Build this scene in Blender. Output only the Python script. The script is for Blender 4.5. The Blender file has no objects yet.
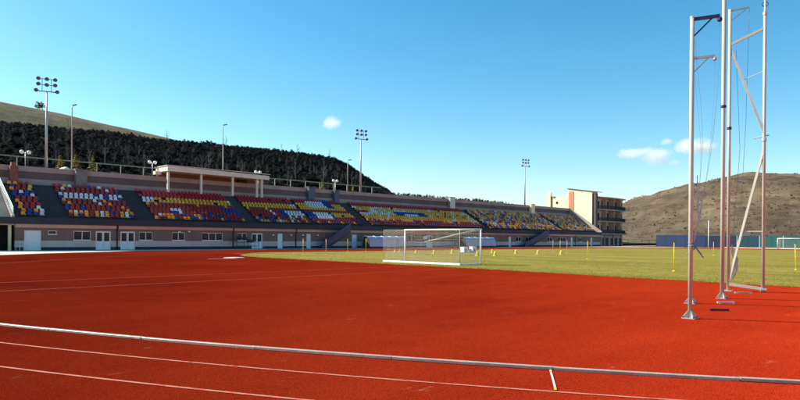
import bpy, bmesh, math, random
import numpy as np
from mathutils import Vector, Matrix, noise as mnoise

random.seed(7)
rng = np.random.default_rng(11)
scene = bpy.context.scene
col = scene.collection
R = math.radians

# ------------------------------------------------------------------ camera
EYE = 1.77
cam_data = bpy.data.cameras.new('camera')
cam_data.sensor_width = 36.0
cam_data.lens = 605.4 / 800 * 36
cam_data.shift_y = 38.5 / 800
cam_data.clip_start = 0.1
cam_data.clip_end = 12000
cam = bpy.data.objects.new('camera', cam_data)
col.objects.link(cam)
cam.matrix_world = (Matrix.Translation((0, 0, EYE)) @ Matrix.Rotation(R(45.55), 4, 'Z')
                    @ Matrix.Rotation(R(90), 4, 'X') @ Matrix.Rotation(R(0.426), 4, 'Z'))
scene.camera = cam

# ------------------------------------------------------------------ sky and sun
SUN_AZ = Vector((-0.86, -0.51)).normalized()
SUN_EL = R(35)
world = bpy.data.worlds.new('World')
scene.world = world
world.use_nodes = True
wn = world.node_tree.nodes
wl = world.node_tree.links
for n in list(wn):
    wn.remove(n)
sky = wn.new('ShaderNodeTexSky')
sky.sky_type = 'NISHITA'
sky.sun_disc = False
sky.sun_elevation = SUN_EL
sky.sun_rotation = math.atan2(SUN_AZ.x, SUN_AZ.y)
sky.altitude = 350
sky.air_density = 1.0
sky.dust_density = 0.6
sky.ozone_density = 1.2
bg = wn.new('ShaderNodeBackground')
bg.inputs['Strength'].default_value = 0.076
wo = wn.new('ShaderNodeOutputWorld')
hs = wn.new('ShaderNodeHueSaturation')
hs.inputs['Saturation'].default_value = 1.42
hs.inputs['Hue'].default_value = 0.484
hs.inputs['Value'].default_value = 1.24
wl.new(sky.outputs[0], hs.inputs['Color'])
wl.new(hs.outputs[0], bg.inputs['Color'])
wl.new(bg.outputs[0], wo.inputs['Surface'])

sl = bpy.data.lights.new('sun', 'SUN')
sl.energy = 5.0
sl.angle = R(0.53)
sl.color = (1.0, 0.92, 0.78)
sun = bpy.data.objects.new('sun', sl)
col.objects.link(sun)
sdir = Vector((SUN_AZ.x * math.cos(SUN_EL), SUN_AZ.y * math.cos(SUN_EL), math.sin(SUN_EL)))
sun.rotation_mode = 'QUATERNION'
sun.rotation_quaternion = sdir.to_track_quat('Z', 'Y')
sun.location = (-60, -40, 80)

vs = scene.view_settings
vs.view_transform = 'Standard'
vs.look = 'None'
vs.exposure = 1.05
vs.gamma = 1.0
vs.use_curve_mapping = False
scene.cycles.use_denoising = True
scene.cycles.max_bounces = 6
scene.cycles.volume_bounces = 3
scene.cycles.transparent_max_bounces = 12

# ------------------------------------------------------------------ materials
MATS = {}


def nodes_of(name):
    m = bpy.data.materials.new(name)
    m.use_nodes = True
    nt = m.node_tree
    b = nt.nodes['Principled BSDF']
    return m, nt, b


def ramp(nt, stops):
    r = nt.nodes.new('ShaderNodeValToRGB')
    el = r.color_ramp.elements
    while len(el) < len(stops):
        el.new(0.5)
    for e, (p, c) in zip(el, stops):
        e.position = p
        e.color = (*c, 1) if len(c) == 3 else c
    return r


def texco(nt, kind='pos'):
    if kind == 'pos':
        return nt.nodes.new('ShaderNodeNewGeometry').outputs['Position']
    return nt.nodes.new('ShaderNodeTexCoord').outputs['Object']


def noise_node(nt, co, scale, detail=4, rough=0.55, stretch=None):
    n = nt.nodes.new('ShaderNodeTexNoise')
    n.inputs['Scale'].default_value = scale
    n.inputs['Detail'].default_value = detail
    n.inputs['Roughness'].default_value = rough
    if stretch:
        mp = nt.nodes.new('ShaderNodeMapping')
        mp.inputs['Scale'].default_value = stretch
        nt.links.new(co, mp.inputs['Vector'])
        co = mp.outputs[0]
    nt.links.new(co, n.inputs['Vector'])
    return n


def mix(nt, fac, a, b, mode='MIX'):
    m = nt.nodes.new('ShaderNodeMix')
    m.data_type = 'RGBA'
    m.blend_type = mode
    for sock, v in ((m.inputs[0], fac), (m.inputs[6], a), (m.inputs[7], b)):
        if hasattr(v, 'is_linked') or hasattr(v, 'node'):
            nt.links.new(v, sock)
        elif isinstance(v, (int, float)):
            sock.default_value = v
        else:
            sock.default_value = (*v, 1)
    return m.outputs[2]


def bump(nt, b, height, strength, dist):
    bp = nt.nodes.new('ShaderNodeBump')
    bp.inputs['Strength'].default_value = strength
    bp.inputs['Distance'].default_value = dist
    nt.links.new(height, bp.inputs['Height'])
    nt.links.new(bp.outputs[0], b.inputs['Normal'])


def simple(name, c, rough=0.6, metal=0.0, vary=0.18, scale=3.0, bmp=0.0, spec=0.5, kind='pos', vscale=None, diffr=0.0):
    """a base colour broken up by two scales of noise: dirt, fading, weather"""
    m, nt, b = nodes_of(name)
    co = texco(nt, kind)
    n1 = noise_node(nt, co, scale, 5, 0.6, vscale)
    n2 = noise_node(nt, co, scale * 9, 3, 0.6)
    r1 = ramp(nt, [(0.3, tuple(x * (1 - vary) for x in c)), (0.7, tuple(min(1, x * (1 + vary)) for x in c))])
    nt.links.new(n1.outputs[0], r1.inputs[0])
    r2 = ramp(nt, [(0.25, (1 - vary * 0.8,) * 3), (0.65, (1, 1, 1))])
    nt.links.new(n2.outputs[0], r2.inputs[0])
    nt.links.new(mix(nt, 1.0, r1.outputs[0], r2.outputs[0], 'MULTIPLY'), b.inputs['Base Color'])
    b.inputs['Roughness'].default_value = rough
    b.inputs['Metallic'].default_value = metal
    b.inputs['Specular IOR Level'].default_value = spec
    if 'Diffuse Roughness' in b.inputs:
        b.inputs['Diffuse Roughness'].default_value = diffr
    if bmp:
        bump(nt, b, n2.outputs[0], bmp, 0.02)
    MATS[name] = m
    return m


def track_material(name, c_dark, c_mid, c_light):
    m, nt, b = nodes_of(name)
    co = texco(nt)
    big = noise_node(nt, co, 0.11, 5, 0.6)
    mid = noise_node(nt, co, 0.9, 5, 0.65, (1.0, 0.35, 1))
    r = ramp(nt, [(0.30, c_dark), (0.52, c_mid), (0.75, c_light)])
    a = nt.nodes.new('ShaderNodeMath')
    a.operation = 'MULTIPLY_ADD'
    a.inputs[1].default_value = 0.35
    nt.links.new(mid.outputs[0], a.inputs[0])
    sc = nt.nodes.new('ShaderNodeMath')
    sc.operation = 'MULTIPLY'
    sc.inputs[1].default_value = 0.65
    nt.links.new(big.outputs[0], sc.inputs[0])
    nt.links.new(sc.outputs[0], a.inputs[2])
    nt.links.new(a.outputs[0], r.inputs[0])
    # rubber granules
    v = nt.nodes.new('ShaderNodeTexVoronoi')
    v.inputs['Scale'].default_value = 160
    nt.links.new(co, v.inputs['Vector'])
    g = noise_node(nt, co, 70, 3, 0.7)
    gr = ramp(nt, [(0.32, (0.84, 0.84, 0.84)), (0.62, (1.08, 1.08, 1.08))])
    nt.links.new(g.outputs[0], gr.inputs[0])
    c1 = mix(nt, 1.0, r.outputs[0], gr.outputs[0], 'MULTIPLY')
    # scattered pale scuffs and dark stains
    s = noise_node(nt, co, 1.7, 8, 0.75, (1.0, 0.5, 1))
    sr = ramp(nt, [(0.635, (0, 0, 0)), (0.70, (1, 1, 1))])
    nt.links.new(s.outputs[0], sr.inputs[0])
    c2 = mix(nt, sr.outputs[0], c1, mix(nt, 0.45, c1, (0.55, 0.22, 0.14)))
    d = noise_node(nt, co, 0.45, 6, 0.7)
    dr = ramp(nt, [(0.62, (0, 0, 0)), (0.78, (0.35, 0.35, 0.35))])
    nt.links.new(d.outputs[0], dr.inputs[0])
    c3 = mix(nt, dr.outputs[0], c2, mix(nt, 0.55, c2, (0.12, 0.02, 0.012)))
    nt.links.new(c3, b.inputs['Base Color'])
    b.inputs['Roughness'].default_value = 0.85
    b.inputs['Specular IOR Level'].default_value = 0.0
    if 'Diffuse Roughness' in b.inputs:
        b.inputs['Diffuse Roughness'].default_value = 1.0
    hm = nt.nodes.new('ShaderNodeMath')
    hm.operation = 'ADD'
    nt.links.new(v.outputs['Distance'], hm.inputs[0])
    nt.links.new(g.outputs[0], hm.inputs[1])
    bump(nt, b, hm.outputs[0], 0.35, 0.006)
    MATS[name] = m
    return m


def grass_material(name):
    m, nt, b = nodes_of(name)
    co = texco(nt)
    n1 = noise_node(nt, co, 0.10, 6, 0.65, (0.6, 1.6, 1))
    n2 = noise_node(nt, co, 1.3, 6, 0.7)
    n3 = noise_node(nt, co, 24, 3, 0.7)
    r1 = ramp(nt, [(0.30, (0.15, 0.142, 0.020)), (0.50, (0.25, 0.205, 0.034)), (0.72, (0.34, 0.255, 0.052))])
    nt.links.new(n1.outputs[0], r1.inputs[0])
    r2 = ramp(nt, [(0.3, (0.65, 0.72, 0.62)), (0.7, (1.2, 1.12, 1.05))])
    nt.links.new(n2.outputs[0], r2.inputs[0])
    r3 = ramp(nt, [(0.3, (0.6, 0.62, 0.6)), (0.65, (1.15, 1.15, 1.1))])
    nt.links.new(n3.outputs[0], r3.inputs[0])
    c = mix(nt, 1.0, r1.outputs[0], r2.outputs[0], 'MULTIPLY')
    c = mix(nt, 1.0, c, r3.outputs[0], 'MULTIPLY')
    n4 = noise_node(nt, co, 0.33, 7, 0.7)
    r4 = ramp(nt, [(0.56, (0, 0, 0)), (0.68, (0.75, 0.75, 0.75))])
    nt.links.new(n4.outputs[0], r4.inputs[0])
    c = mix(nt, r4.outputs[0], c, (0.30, 0.215, 0.085))
    nt.links.new(c, b.inputs['Base Color'])
    b.inputs['Roughness'].default_value = 0.9
    b.inputs['Specular IOR Level'].default_value = 0.1
    bump(nt, b, n3.outputs[0], 0.8, 0.04)
    MATS[name] = m
    return m


def terrain_material(name, lo, mid_, hi, sc=0.05, dots=True):
    m, nt, b = nodes_of(name)
    co = texco(nt)
    n1 = noise_node(nt, co, sc, 8, 0.7, (1, 1, 2.5))
    n2 = noise_node(nt, co, sc * 8, 6, 0.7)
    r1 = ramp(nt, [(0.32, lo), (0.5, mid_), (0.68, hi)])
    nt.links.new(n1.outputs[0], r1.inputs[0])
    r2 = ramp(nt, [(0.35, (0.6, 0.58, 0.57)), (0.6, (1.08, 1.08, 1.08))])
    nt.links.new(n2.outputs[0], r2.inputs[0])
    c = mix(nt, 1.0, r1.outputs[0], r2.outputs[0], 'MULTIPLY')
    nt.links.new(c, b.inputs['Base Color'])
    b.inputs['Roughness'].default_value = 1.0
    b.inputs['Specular IOR Level'].default_value = 0.05
    bump(nt, b, n2.outputs[0], 0.9, 0.8)
    MATS[name] = m
    return m


def glass_dark(name):
    m, nt, b = nodes_of(name)
    b.inputs['Base Color'].default_value = (0.02, 0.025, 0.03, 1)
    b.inputs['Roughness'].default_value = 0.06
    b.inputs['Specular IOR Level'].default_value = 0.14
    co = texco(nt)
    n = noise_node(nt, co, 1.2, 2)
    bump(nt, b, n.outputs[0], 0.06, 0.05)
    MATS[name] = m
    return m


def leaf_material(name, a, b_, c_):
    m, nt, b = nodes_of(name)
    at = nt.nodes.new('ShaderNodeNewGeometry')
    r = ramp(nt, [(0.0, a), (0.55, b_), (1.0, c_)])
    nt.links.new(at.outputs['Random Per Island'], r.inputs[0])
    nt.links.new(r.outputs[0], b.inputs['Base Color'])
    b.inputs['Roughness'].default_value = 0.75
    b.inputs['Specular IOR Level'].default_value = 0.2
    # thin leaves let some of the light behind them through
    tl = nt.nodes.new('ShaderNodeBsdfTranslucent')
    nt.links.new(r.outputs[0], tl.inputs['Color'])
    mxs = nt.nodes.new('ShaderNodeMixShader')
    mxs.inputs[0].default_value = 0.3
    nt.links.new(b.outputs[0], mxs.inputs[1])
    nt.links.new(tl.outputs[0], mxs.inputs[2])
    nt.links.new(mxs.outputs[0], nt.nodes['Material Output'].inputs['Surface'])
    MATS[name] = m
    return m


track_material('track_red', (0.28, 0.017, 0.0065), (0.40, 0.032, 0.009), (0.49, 0.043, 0.011))
grass_material('pitch_grass')
def worn_line(name, paint, lo, hi):
    m, nt, b = nodes_of(name)
    co = texco(nt)
    n = noise_node(nt, co, 5.0, 7, 0.75)
    r = ramp(nt, [(lo, (0.40, 0.034, 0.010)), (hi, paint)])
    nt.links.new(n.outputs[0], r.inputs[0])
    nt.links.new(r.outputs[0], b.inputs['Base Color'])
    b.inputs['Roughness'].default_value = 0.8
    b.inputs['Specular IOR Level'].default_value = 0.1
    MATS[name] = m


worn_line('line_paint', (0.44, 0.165, 0.112), 0.34, 0.50)
simple('white_line', (0.70, 0.62, 0.58), 0.7, vary=0.25, scale=2.0)
simple('faded_line', (0.43, 0.065, 0.034), 0.8, vary=0.3, scale=0.6)
simple('yellow_paint', (0.75, 0.50, 0.05), 0.6)
simple('kerb_metal', (0.37, 0.31, 0.25), 0.42, 0.0, vary=0.22, scale=4.0, bmp=0.15)
simple('rubber_black', (0.02, 0.02, 0.02), 0.8)
simple('concrete', (0.50, 0.46, 0.38), 0.9, vary=0.15, scale=0.5, bmp=0.2)
simple('dry_earth', (0.24, 0.19, 0.13), 0.95, vary=0.25, scale=0.03)
simple('slate', (0.030, 0.040, 0.050), 0.8, vary=0.22, scale=0.5, bmp=0.1)
simple('slate_parapet', (0.014, 0.022, 0.036), 0.7, vary=0.2, scale=0.5)
simple('pink_render', (0.50, 0.31, 0.23), 0.9, vary=0.12, scale=0.5, vscale=(1, 1, 0.3))
simple('brown_render', (0.195, 0.118, 0.092), 0.9, vary=0.15, scale=0.5, vscale=(1, 1, 0.3))
simple('pale_render', (0.52, 0.42, 0.37), 0.9, vary=0.12, scale=0.5, vscale=(1, 1, 0.3))
simple('mauve_wall', (0.36, 0.28, 0.255), 0.9, vary=0.14, scale=0.4, vscale=(1, 1, 0.3))
simple('dark_mauve', (0.135, 0.10, 0.10), 0.9, vary=0.16, scale=0.4, vscale=(1, 1, 0.3))
simple('plinth_blue', (0.022, 0.028, 0.050), 0.8)
simple('white_door', (0.66, 0.70, 0.74), 0.45, vary=0.06)
simple('white_frame', (0.74, 0.74, 0.74), 0.45, vary=0.06)
simple('interior_dark', (0.03, 0.03, 0.033), 0.9)
simple('cream_render', (0.86, 0.76, 0.46), 0.9, vary=0.07, scale=0.25, vscale=(1, 1, 0.4))
simple('cream_roof', (0.70, 0.66, 0.53), 0.8, vary=0.1, scale=0.5)
simple('terracotta', (0.55, 0.22, 0.13), 0.9, vary=0.1, scale=0.5)
simple('brick_brown', (0.22, 0.085, 0.06), 0.9, vary=0.25, scale=3)
simple('grey_block', (0.20, 0.20, 0.19), 0.9, vary=0.2, scale=1)
simple('blue_grey_block', (0.10, 0.125, 0.16), 0.85, vary=0.2, scale=1)
simple('rail_pale', (0.52, 0.60, 0.58), 0.5, 0.2, vary=0.12)
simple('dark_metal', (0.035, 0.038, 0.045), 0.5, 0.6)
simple('galvanised', (0.46, 0.46, 0.44), 0.42, 0.45, vary=0.16, scale=1.6, bmp=0.08, vscale=(1, 1, 0.25))
simple('cage_paint', (0.50, 0.50, 0.42), 0.38, 0.15, vary=0.16, scale=1.4, bmp=0.1, vscale=(1, 1, 0.3))
simple('navy_steel', (0.02, 0.03, 0.09), 0.45, 0.2)
simple('goal_white', (0.80, 0.80, 0.77), 0.35, vary=0.06)
simple('net_cord', (0.50, 0.46, 0.38), 0.9)
simple('rope_pale', (0.55, 0.53, 0.47), 0.9)
simple('rope_dark', (0.20, 0.24, 0.27), 0.9)
simple('pole_yellow', (0.80, 0.56, 0.02), 0.4, vary=0.08)
simple('cone_yellow', (0.85, 0.70, 0.12), 0.4, vary=0.08)
simple('shelter_skin', (0.30, 0.40, 0.50), 0.3, vary=0.10, scale=0.8)
simple('fence_blue', (0.008, 0.026, 0.085), 0.45, vary=0.12, scale=1)
simple('fence_navy', (0.006, 0.016, 0.050), 0.45, vary=0.12, scale=1)
simple('fence_petrol', (0.006, 0.042, 0.065), 0.45, vary=0.12, scale=1)
simple('fence_teal', (0.010, 0.085, 0.085), 0.45, vary=0.12, scale=1)
simple('seat_red', (0.33, 0.014, 0.010), 0.5, vary=0.15, scale=1)
simple('seat_crimson', (0.42, 0.012, 0.020), 0.5, vary=0.15, scale=1)
simple('seat_yellow', (0.82, 0.40, 0.02), 0.5, vary=0.12, scale=1)
simple('seat_orange', (0.85, 0.30, 0.015), 0.5, vary=0.12, scale=1)
simple('seat_blue', (0.012, 0.035, 0.26), 0.35, vary=0.15, scale=1)
simple('seat_white', (0.66, 0.68, 0.67), 0.35, vary=0.06, scale=1)
simple('bark_pale', (0.15, 0.135, 0.115), 0.9, vary=0.3, scale=2)
simple('bark_mid', (0.085, 0.078, 0.072), 0.9, vary=0.3, scale=2)
simple('bark_dark', (0.06, 0.05, 0.04), 0.9, vary=0.3, scale=2)
simple('lamp_housing', (0.12, 0.16, 0.18), 0.4, 0.3)
simple('lens_grey', (0.10, 0.13, 0.15), 0.3)
simple('wood_rail', (0.44, 0.38, 0.24), 0.85, vary=0.2)
simple('globe_glass', (0.90, 0.90, 0.84), 0.25, vary=0.03)
glass_dark('glass')
leaf_material('needle_dark', (0.050, 0.058, 0.066), (0.075, 0.084, 0.090), (0.110, 0.108, 0.098))
leaf_material('needle_gold', (0.16, 0.13, 0.02), (0.32, 0.26, 0.05), (0.42, 0.34, 0.09))
leaf_material('scrub', (0.12, 0.097, 0.068), (0.17, 0.135, 0.094), (0.22, 0.175, 0.118))
leaf_material('grass_blade', (0.17, 0.155, 0.022), (0.28, 0.225, 0.036), (0.38, 0.29, 0.07))
terrain_material('hill_scrub', (0.076, 0.056, 0.038), (0.122, 0.091, 0.060), (0.178, 0.136, 0.085), 0.016)
terrain_material('hill_dry_grass', (0.115, 0.098, 0.062), (0.165, 0.14, 0.085), (0.22, 0.185, 0.11), 0.012)
terrain_material('forest_floor', (0.015, 0.018, 0.018), (0.025, 0.027, 0.025), (0.05, 0.045, 0.035), 0.08)


# ------------------------------------------------------------------ mesh helpers
class MB:
    def __init__(self):
        self.v, self.f, self.mi = [], [], []

    def add(self, vs, fs, mi=0):
        o = len(self.v)
        self.v += [tuple(p) for p in vs]
        self.f += [tuple(i + o for i in q) for q in fs]
        self.mi += [mi] * len(fs)

    def box(self, x0, x1, y0, y1, z0, z1, mi=0):
        if x0 > x1: x0, x1 = x1, x0
        if y0 > y1: y0, y1 = y1, y0
        self.add([(x0, y0, z0), (x1, y0, z0), (x1, y1, z0), (x0, y1, z0), (x0, y0, z1), (x1, y0, z1), (x1, y1, z1), (x0, y1, z1)],
                 [(0, 3, 2, 1), (4, 5, 6, 7), (0, 1, 5, 4), (1, 2, 6, 5), (2, 3, 7, 6), (3, 0, 4, 7)], mi)

    def tube(self, pts, rad, n=8, mi=0, cap=True):
        pts = [Vector(p) for p in pts]
        rads = rad if isinstance(rad, (list, tuple)) else [rad] * len(pts)
        rings = []
        up0 = None
        for i, p in enumerate(pts):
            d = (pts[min(i + 1, len(pts) - 1)] - pts[max(i - 1, 0)]).normalized()
            a = Vector((0, 0, 1)) if abs(d.z) < 0.95 else Vector((1, 0, 0))
            if up0 is not None:
                a = up0
            u = d.cross(a)
            if u.length < 1e-4:
                u = d.cross(Vector((0, 1, 0)))
            u.normalize()
            w = u.cross(d).normalized()
            up0 = w
            rings.append([p + (u * math.cos(2 * math.pi * k / n) + w * math.sin(2 * math.pi * k / n)) * rads[i] for k in range(n)])
        vs = [q for r in rings for q in r]
        fs = []
        for i in range(len(rings) - 1):
            for k in range(n):
                a, b = i * n + k, i * n + (k + 1) % n
                fs.append((a, b, b + n, a + n))
        if cap:
            fs.append(tuple(range(n))[::-1])
            fs.append(tuple((len(rings) - 1) * n + k for k in range(n)))
        self.add(vs, fs, mi)

    def bar(self, a, b, w, h, mi=0):
        a, b = Vector(a), Vector(b)
        d = (b - a).normalized()
        up = Vector((0, 0, 1)) if abs(d.z) < 0.97 else Vector((1, 0, 0))
        s = d.cross(up).normalized() * (w / 2)
        t = s.cross(d).normalized() * (h / 2)
        vs = [a - s - t, a + s - t, a + s + t, a - s + t, b - s - t, b + s - t, b + s + t, b - s + t]
        self.add(vs, [(0, 1, 2, 3), (7, 6, 5, 4), (0, 4, 5, 1), (1, 5, 6, 2), (2, 6, 7, 3), (3, 7, 4, 0)], mi)

    def prism_y(self, prof, y0, y1, mi=0):
        """closed (x,z) profile extruded along y"""
        n = len(prof)
        vs = [(x, y0, z) for x, z in prof] + [(x, y1, z) for x, z in prof]
        fs = [(i, (i + 1) % n, (i + 1) % n + n, i + n) for i in range(n)] + [tuple(range(n))[::-1], tuple(range(n, 2 * n))]
        self.add(vs, fs, mi)

    def sphere(self, c, r, seg=12, rg=8, sq=(1, 1, 1), mi=0):
        vs, fs = [], []
        for i in range(1, rg):
            t = math.pi * i / rg
            for k in range(seg):
                p = 2 * math.pi * k / seg
                vs.append((c[0] + r * sq[0] * math.sin(t) * math.cos(p), c[1] + r * sq[1] * math.sin(t) * math.sin(p), c[2] + r * sq[2] * math.cos(t)))
        vs += [(c[0], c[1], c[2] + r * sq[2]), (c[0], c[1], c[2] - r * sq[2])]
        top, bot = len(vs) - 2, len(vs) - 1
        for i in range(rg - 2):
            for k in range(seg):
                a, b = i * seg + k, i * seg + (k + 1) % seg
                fs.append((a, a + seg, b + seg, b))
        for k in range(seg):
            fs.append((top, k, (k + 1) % seg))
            fs.append((bot, (rg - 2) * seg + (k + 1) % seg, (rg - 2) * seg + k))
        self.add(vs, fs, mi)

    def lathe(self, c, prof, n=16, mi=0):
        vs, fs = [], []
        for r, z in prof:
            for k in range(n):
                a = 2 * math.pi * k / n
                vs.append((c[0] + r * math.cos(a), c[1] + r * math.sin(a), c[2] + z))
        for i in range(len(prof) - 1):
            for k in range(n):
                a, b = i * n + k, i * n + (k + 1) % n
                fs.append((a, b, b + n, a + n))
        fs.append(tuple(range(n))[::-1])
        fs.append(tuple((len(prof) - 1) * n + k for k in range(n)))
        self.add(vs, fs, mi)

    def mesh(self, name, mats, smooth=False):
        me = bpy.data.meshes.new(name)
        me.from_pydata(self.v, [], self.f)
        for m in (mats if isinstance(mats, (list, tuple)) else [mats]):
            me.materials.append(MATS[m])
        me.polygons.foreach_set('material_index', self.mi)
        if smooth:
            me.polygons.foreach_set('use_smooth', [True] * len(me.polygons))
        me.validate()
        me.update()
        return me


def root_of(o):
    while o.parent:
        o = o.parent
    return o


def world_loc(o):
    v = Vector(o.location)
    while o.parent:
        o = o.parent
        v = v  # parents carry pure translations and children cancel them
    return v


def link(name, me, parent=None, loc=(0, 0, 0), rz=0.0):
    """loc is in world space when the parent is an unrotated empty or mesh"""
    o = bpy.data.objects.new(name, me)
    col.objects.link(o)
    o.location = loc
    o.rotation_euler = (0, 0, rz)
    if parent is not None:
        o.parent = parent
        o.matrix_parent_inverse = Matrix.Translation(-Vector(parent['_w']))
    o['_w'] = tuple(loc)
    return o


def thing(name, label, cat, loc=(0, 0, 0), group=None):
    o = bpy.data.objects.new(name, None)
    col.objects.link(o)
    o.location = loc
    o.empty_display_size = 0.2
    o['_w'] = tuple(loc)
    return tag(o, label, cat, group)


def tag(o, label=None, cat=None, group=None, kind=None):
    for k, v in (('label', label), ('category', cat), ('group', group), ('kind', kind)):
        if v:
            o[k] = v
    return o


def part(name, mb, mats, parent, smooth=False):
    return link(name, mb.mesh(name, mats, smooth), parent)


def big_mesh(name, V, F, mats, mi=None, smooth=False):
    """numpy arrays: V (n,3), F (m,k) all of one arity"""
    me = bpy.data.meshes.new(name)
    V = np.asarray(V, dtype=np.float32)
    F = np.asarray(F, dtype=np.int32)
    k = F.shape[1]
    me.vertices.add(len(V))
    me.vertices.foreach_set('co', V.ravel())
    me.loops.add(F.size)
    me.loops.foreach_set('vertex_index', F.ravel())
    me.polygons.add(len(F))
    me.polygons.foreach_set('loop_start', np.arange(len(F), dtype=np.int32) * k)
    me.polygons.foreach_set('loop_total', np.full(len(F), k, dtype=np.int32))
    for m in mats:
        me.materials.append(MATS[m])
    if mi is not None:
        me.polygons.foreach_set('material_index', np.asarray(mi, dtype=np.int32))
    if smooth:
        me.polygons.foreach_set('use_smooth', np.ones(len(F), dtype=bool))
    me.update(calc_edges=True)
    return me


def interp(x, tab):
    return float(np.interp(x, [a for a, _ in tab], [b for _, b in tab]))


def sstep(t):
    t = max(0.0, min(1.0, t))
    return t * t * (3 - 2 * t)


def fbm(x, y, sc, oct_=5, z=0.0):
    return mnoise.fractal(Vector((x * sc, y * sc, z)), 0.9, 2.1, oct_)


# ================================================================== SETTING
# ---- ground
mb = MB()
mb.add([(-3000, -3000, -0.012), (3000, -3000, -0.012), (3000, 3500, -0.012), (-3000, 3500, -0.012)], [(0, 1, 2, 3)])
tag(link('ground', mb.mesh('ground', 'dry_earth')), kind='structure')

# ---- running track and the red D inside the bend: one rubber sheet
mb = MB()
outer = [(40, -60), (40, 165), (-60, 160), (-66, 150), (-73, 138), (-76.2, 125), (-76.2, 29.4), (-70.6, 22), (-67.4, 17.0), (-63.2, 12.2), (-57, 6), (-48, -2), (-36, -12), (-20, -30), (0, -60)]
mb.add([(x, y, 0.0) for x, y in outer], [tuple(range(len(outer)))])
tr = tag(link('running_track', mb.mesh('running_track', 'track_red')), kind='structure')


def strip_on(name, pts, w, z, mat, parent):
    """a flat painted band following a polyline"""
    pts = [Vector((x, y, 0)) for x, y in pts]
    vs, fs = [], []
    for i, p in enumerate(pts):
        d = (pts[min(i + 1, len(pts) - 1)] - pts[max(i - 1, 0)]).normalized()
        nrm = Vector((-d.y, d.x, 0)) * w / 2
        vs += [(p.x + nrm.x, p.y + nrm.y, z), (p.x - nrm.x, p.y - nrm.y, z)]
    for i in range(len(pts) - 1):
        fs.append((2 * i, 2 * i + 1, 2 * i + 3, 2 * i + 2))
    m = MB()
    m.add(vs, fs)
    return part(name, m, mat, parent)


KC, KR = (-34.65, 59.14), 60.08


def arc(r, a0, a1, n):
    return [(KC[0] + r * math.cos(a0 + (a1 - a0) * i / n), KC[1] + r * math.sin(a0 + (a1 - a0) * i / n)) for i in range(n + 1)]


for k in range(1, 6):
    strip_on('lane_line', arc(KR + 1.22 * k, R(-112), R(-30), 90), 0.05, 0.010, 'line_paint', tr)
# runway lines for the throws, running towards the pitch
for x in (-22.75, -26.8):
    strip_on('runway_line', [(x + 0.5, -6), (x + 0.2, 6), (x, 14), (x - 0.6, 28.0)], 0.05, 0.010, 'faded_line', tr)
strip_on('lane_line', [(-30, -4), (-38, 2.7), (-45.06, 8.77), (-48.1, 11.75), (-51.9, 15.47), (-56, 20.4), (-59.4, 26), (-61.6, 33), (-62.4, 42), (-62.6, 140)], 0.06, 0.010, 'faded_line', tr)
for k in range(1, 8):
    x = -62.6 - 1.22 * k
    strip_on('lane_line', [(x + 3.0, 24 - k * 0.6), (x + 0.9, 30), (x, 38), (x, 140)], 0.05, 0.010, 'faded_line', tr)
# short white tick with yellow ends across the inside lane
strip_on('start_tick', [(-4.32, 7.06), (-3.86, 6.40)], 0.026, 0.014, 'white_line', tr)
strip_on('start_tick_end', [(-4.40, 7.18), (-4.33, 7.075)], 0.03, 0.014, 'yellow_paint', tr)
strip_on('start_tick_end', [(-3.85, 6.385), (-3.775, 6.27)], 0.03, 0.014, 'yellow_paint', tr)

# ---- rubber granules standing up from the sheet: an uncountable crust, laid in patches
PS = 2.0
cells = []
for ix in range(-40, 20):
    for iy in range(-20, 80):
        x, y = ix * PS + 1, iy * PS + 1
        fwd, side = -0.714 * x + 0.70 * y, 0.70 * x + 0.714 * y
        if fwd < -8.0 or abs(side) > 1.1 * fwd + 24:
            continue
        if x < -77.5 or (-60 < x < 10 and 32 < y < 137):
            continue
        cells.append((x, y, 0.0))
me = bpy.data.meshes.new('track_granules')
me.from_pydata(cells, [], [])
me.materials.append(MATS['track_red'])
gro = tag(link('track_granules', me), 'fine red rubber crumb covering the running surface', 'rubber crumb', kind='stuff')
gt = bpy.data.node_groups.new('crumb', 'GeometryNodeTree')
gt.interface.new_socket('Geometry', in_out='INPUT', socket_type='NodeSocketGeometry')
gt.interface.new_socket('Geometry', in_out='OUTPUT', socket_type='NodeSocketGeometry')
gi, gout = gt.nodes.new('NodeGroupInput'), gt.nodes.new('NodeGroupOutput')
grd = gt.nodes.new('GeometryNodeMeshGrid')
grd.inputs['Size X'].default_value = PS
grd.inputs['Size Y'].default_value = PS
grd.inputs['Vertices X'].default_value = 250
grd.inputs['Vertices Y'].default_value = 250
rv = gt.nodes.new('FunctionNodeRandomValue')
rv.data_type = 'FLOAT_VECTOR'
rv.inputs[0].default_value = (-0.003, -0.003, 0.0005)
rv.inputs[1].default_value = (0.003, 0.003, 0.0060)
sp = gt.nodes.new('GeometryNodeSetPosition')
gt.links.new(grd.outputs['Mesh'], sp.inputs['Geometry'])
gt.links.new(rv.outputs[0], sp.inputs['Offset'])
sm = gt.nodes.new('GeometryNodeSetMaterial')
sm.inputs['Material'].default_value = MATS['track_red']
gt.links.new(sp.outputs[0], sm.inputs['Geometry'])
ri = gt.nodes.new('FunctionNodeRandomValue')
ri.data_type = 'INT'
ri.inputs[4].default_value = 0
ri.inputs[5].default_value = 1
mu = gt.nodes.new('ShaderNodeMath'); mu.operation = 'MULTIPLY'; mu.inputs[1].default_value = math.pi
gt.links.new(ri.outputs[2], mu.inputs[0])
cx_ = gt.nodes.new('ShaderNodeCombineXYZ')
gt.links.new(mu.outputs[0], cx_.inputs['Z'])
iop = gt.nodes.new('GeometryNodeInstanceOnPoints')
m2p = gt.nodes.new('GeometryNodeMeshToPoints')
gt.links.new(gi.outputs[0], m2p.inputs['Mesh'])
gt.links.new(m2p.outputs[0], iop.inputs['Points'])
gt.links.new(sm.outputs[0], iop.inputs['Instance'])
gt.links.new(cx_.outputs[0], iop.inputs['Rotation'])
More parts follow.
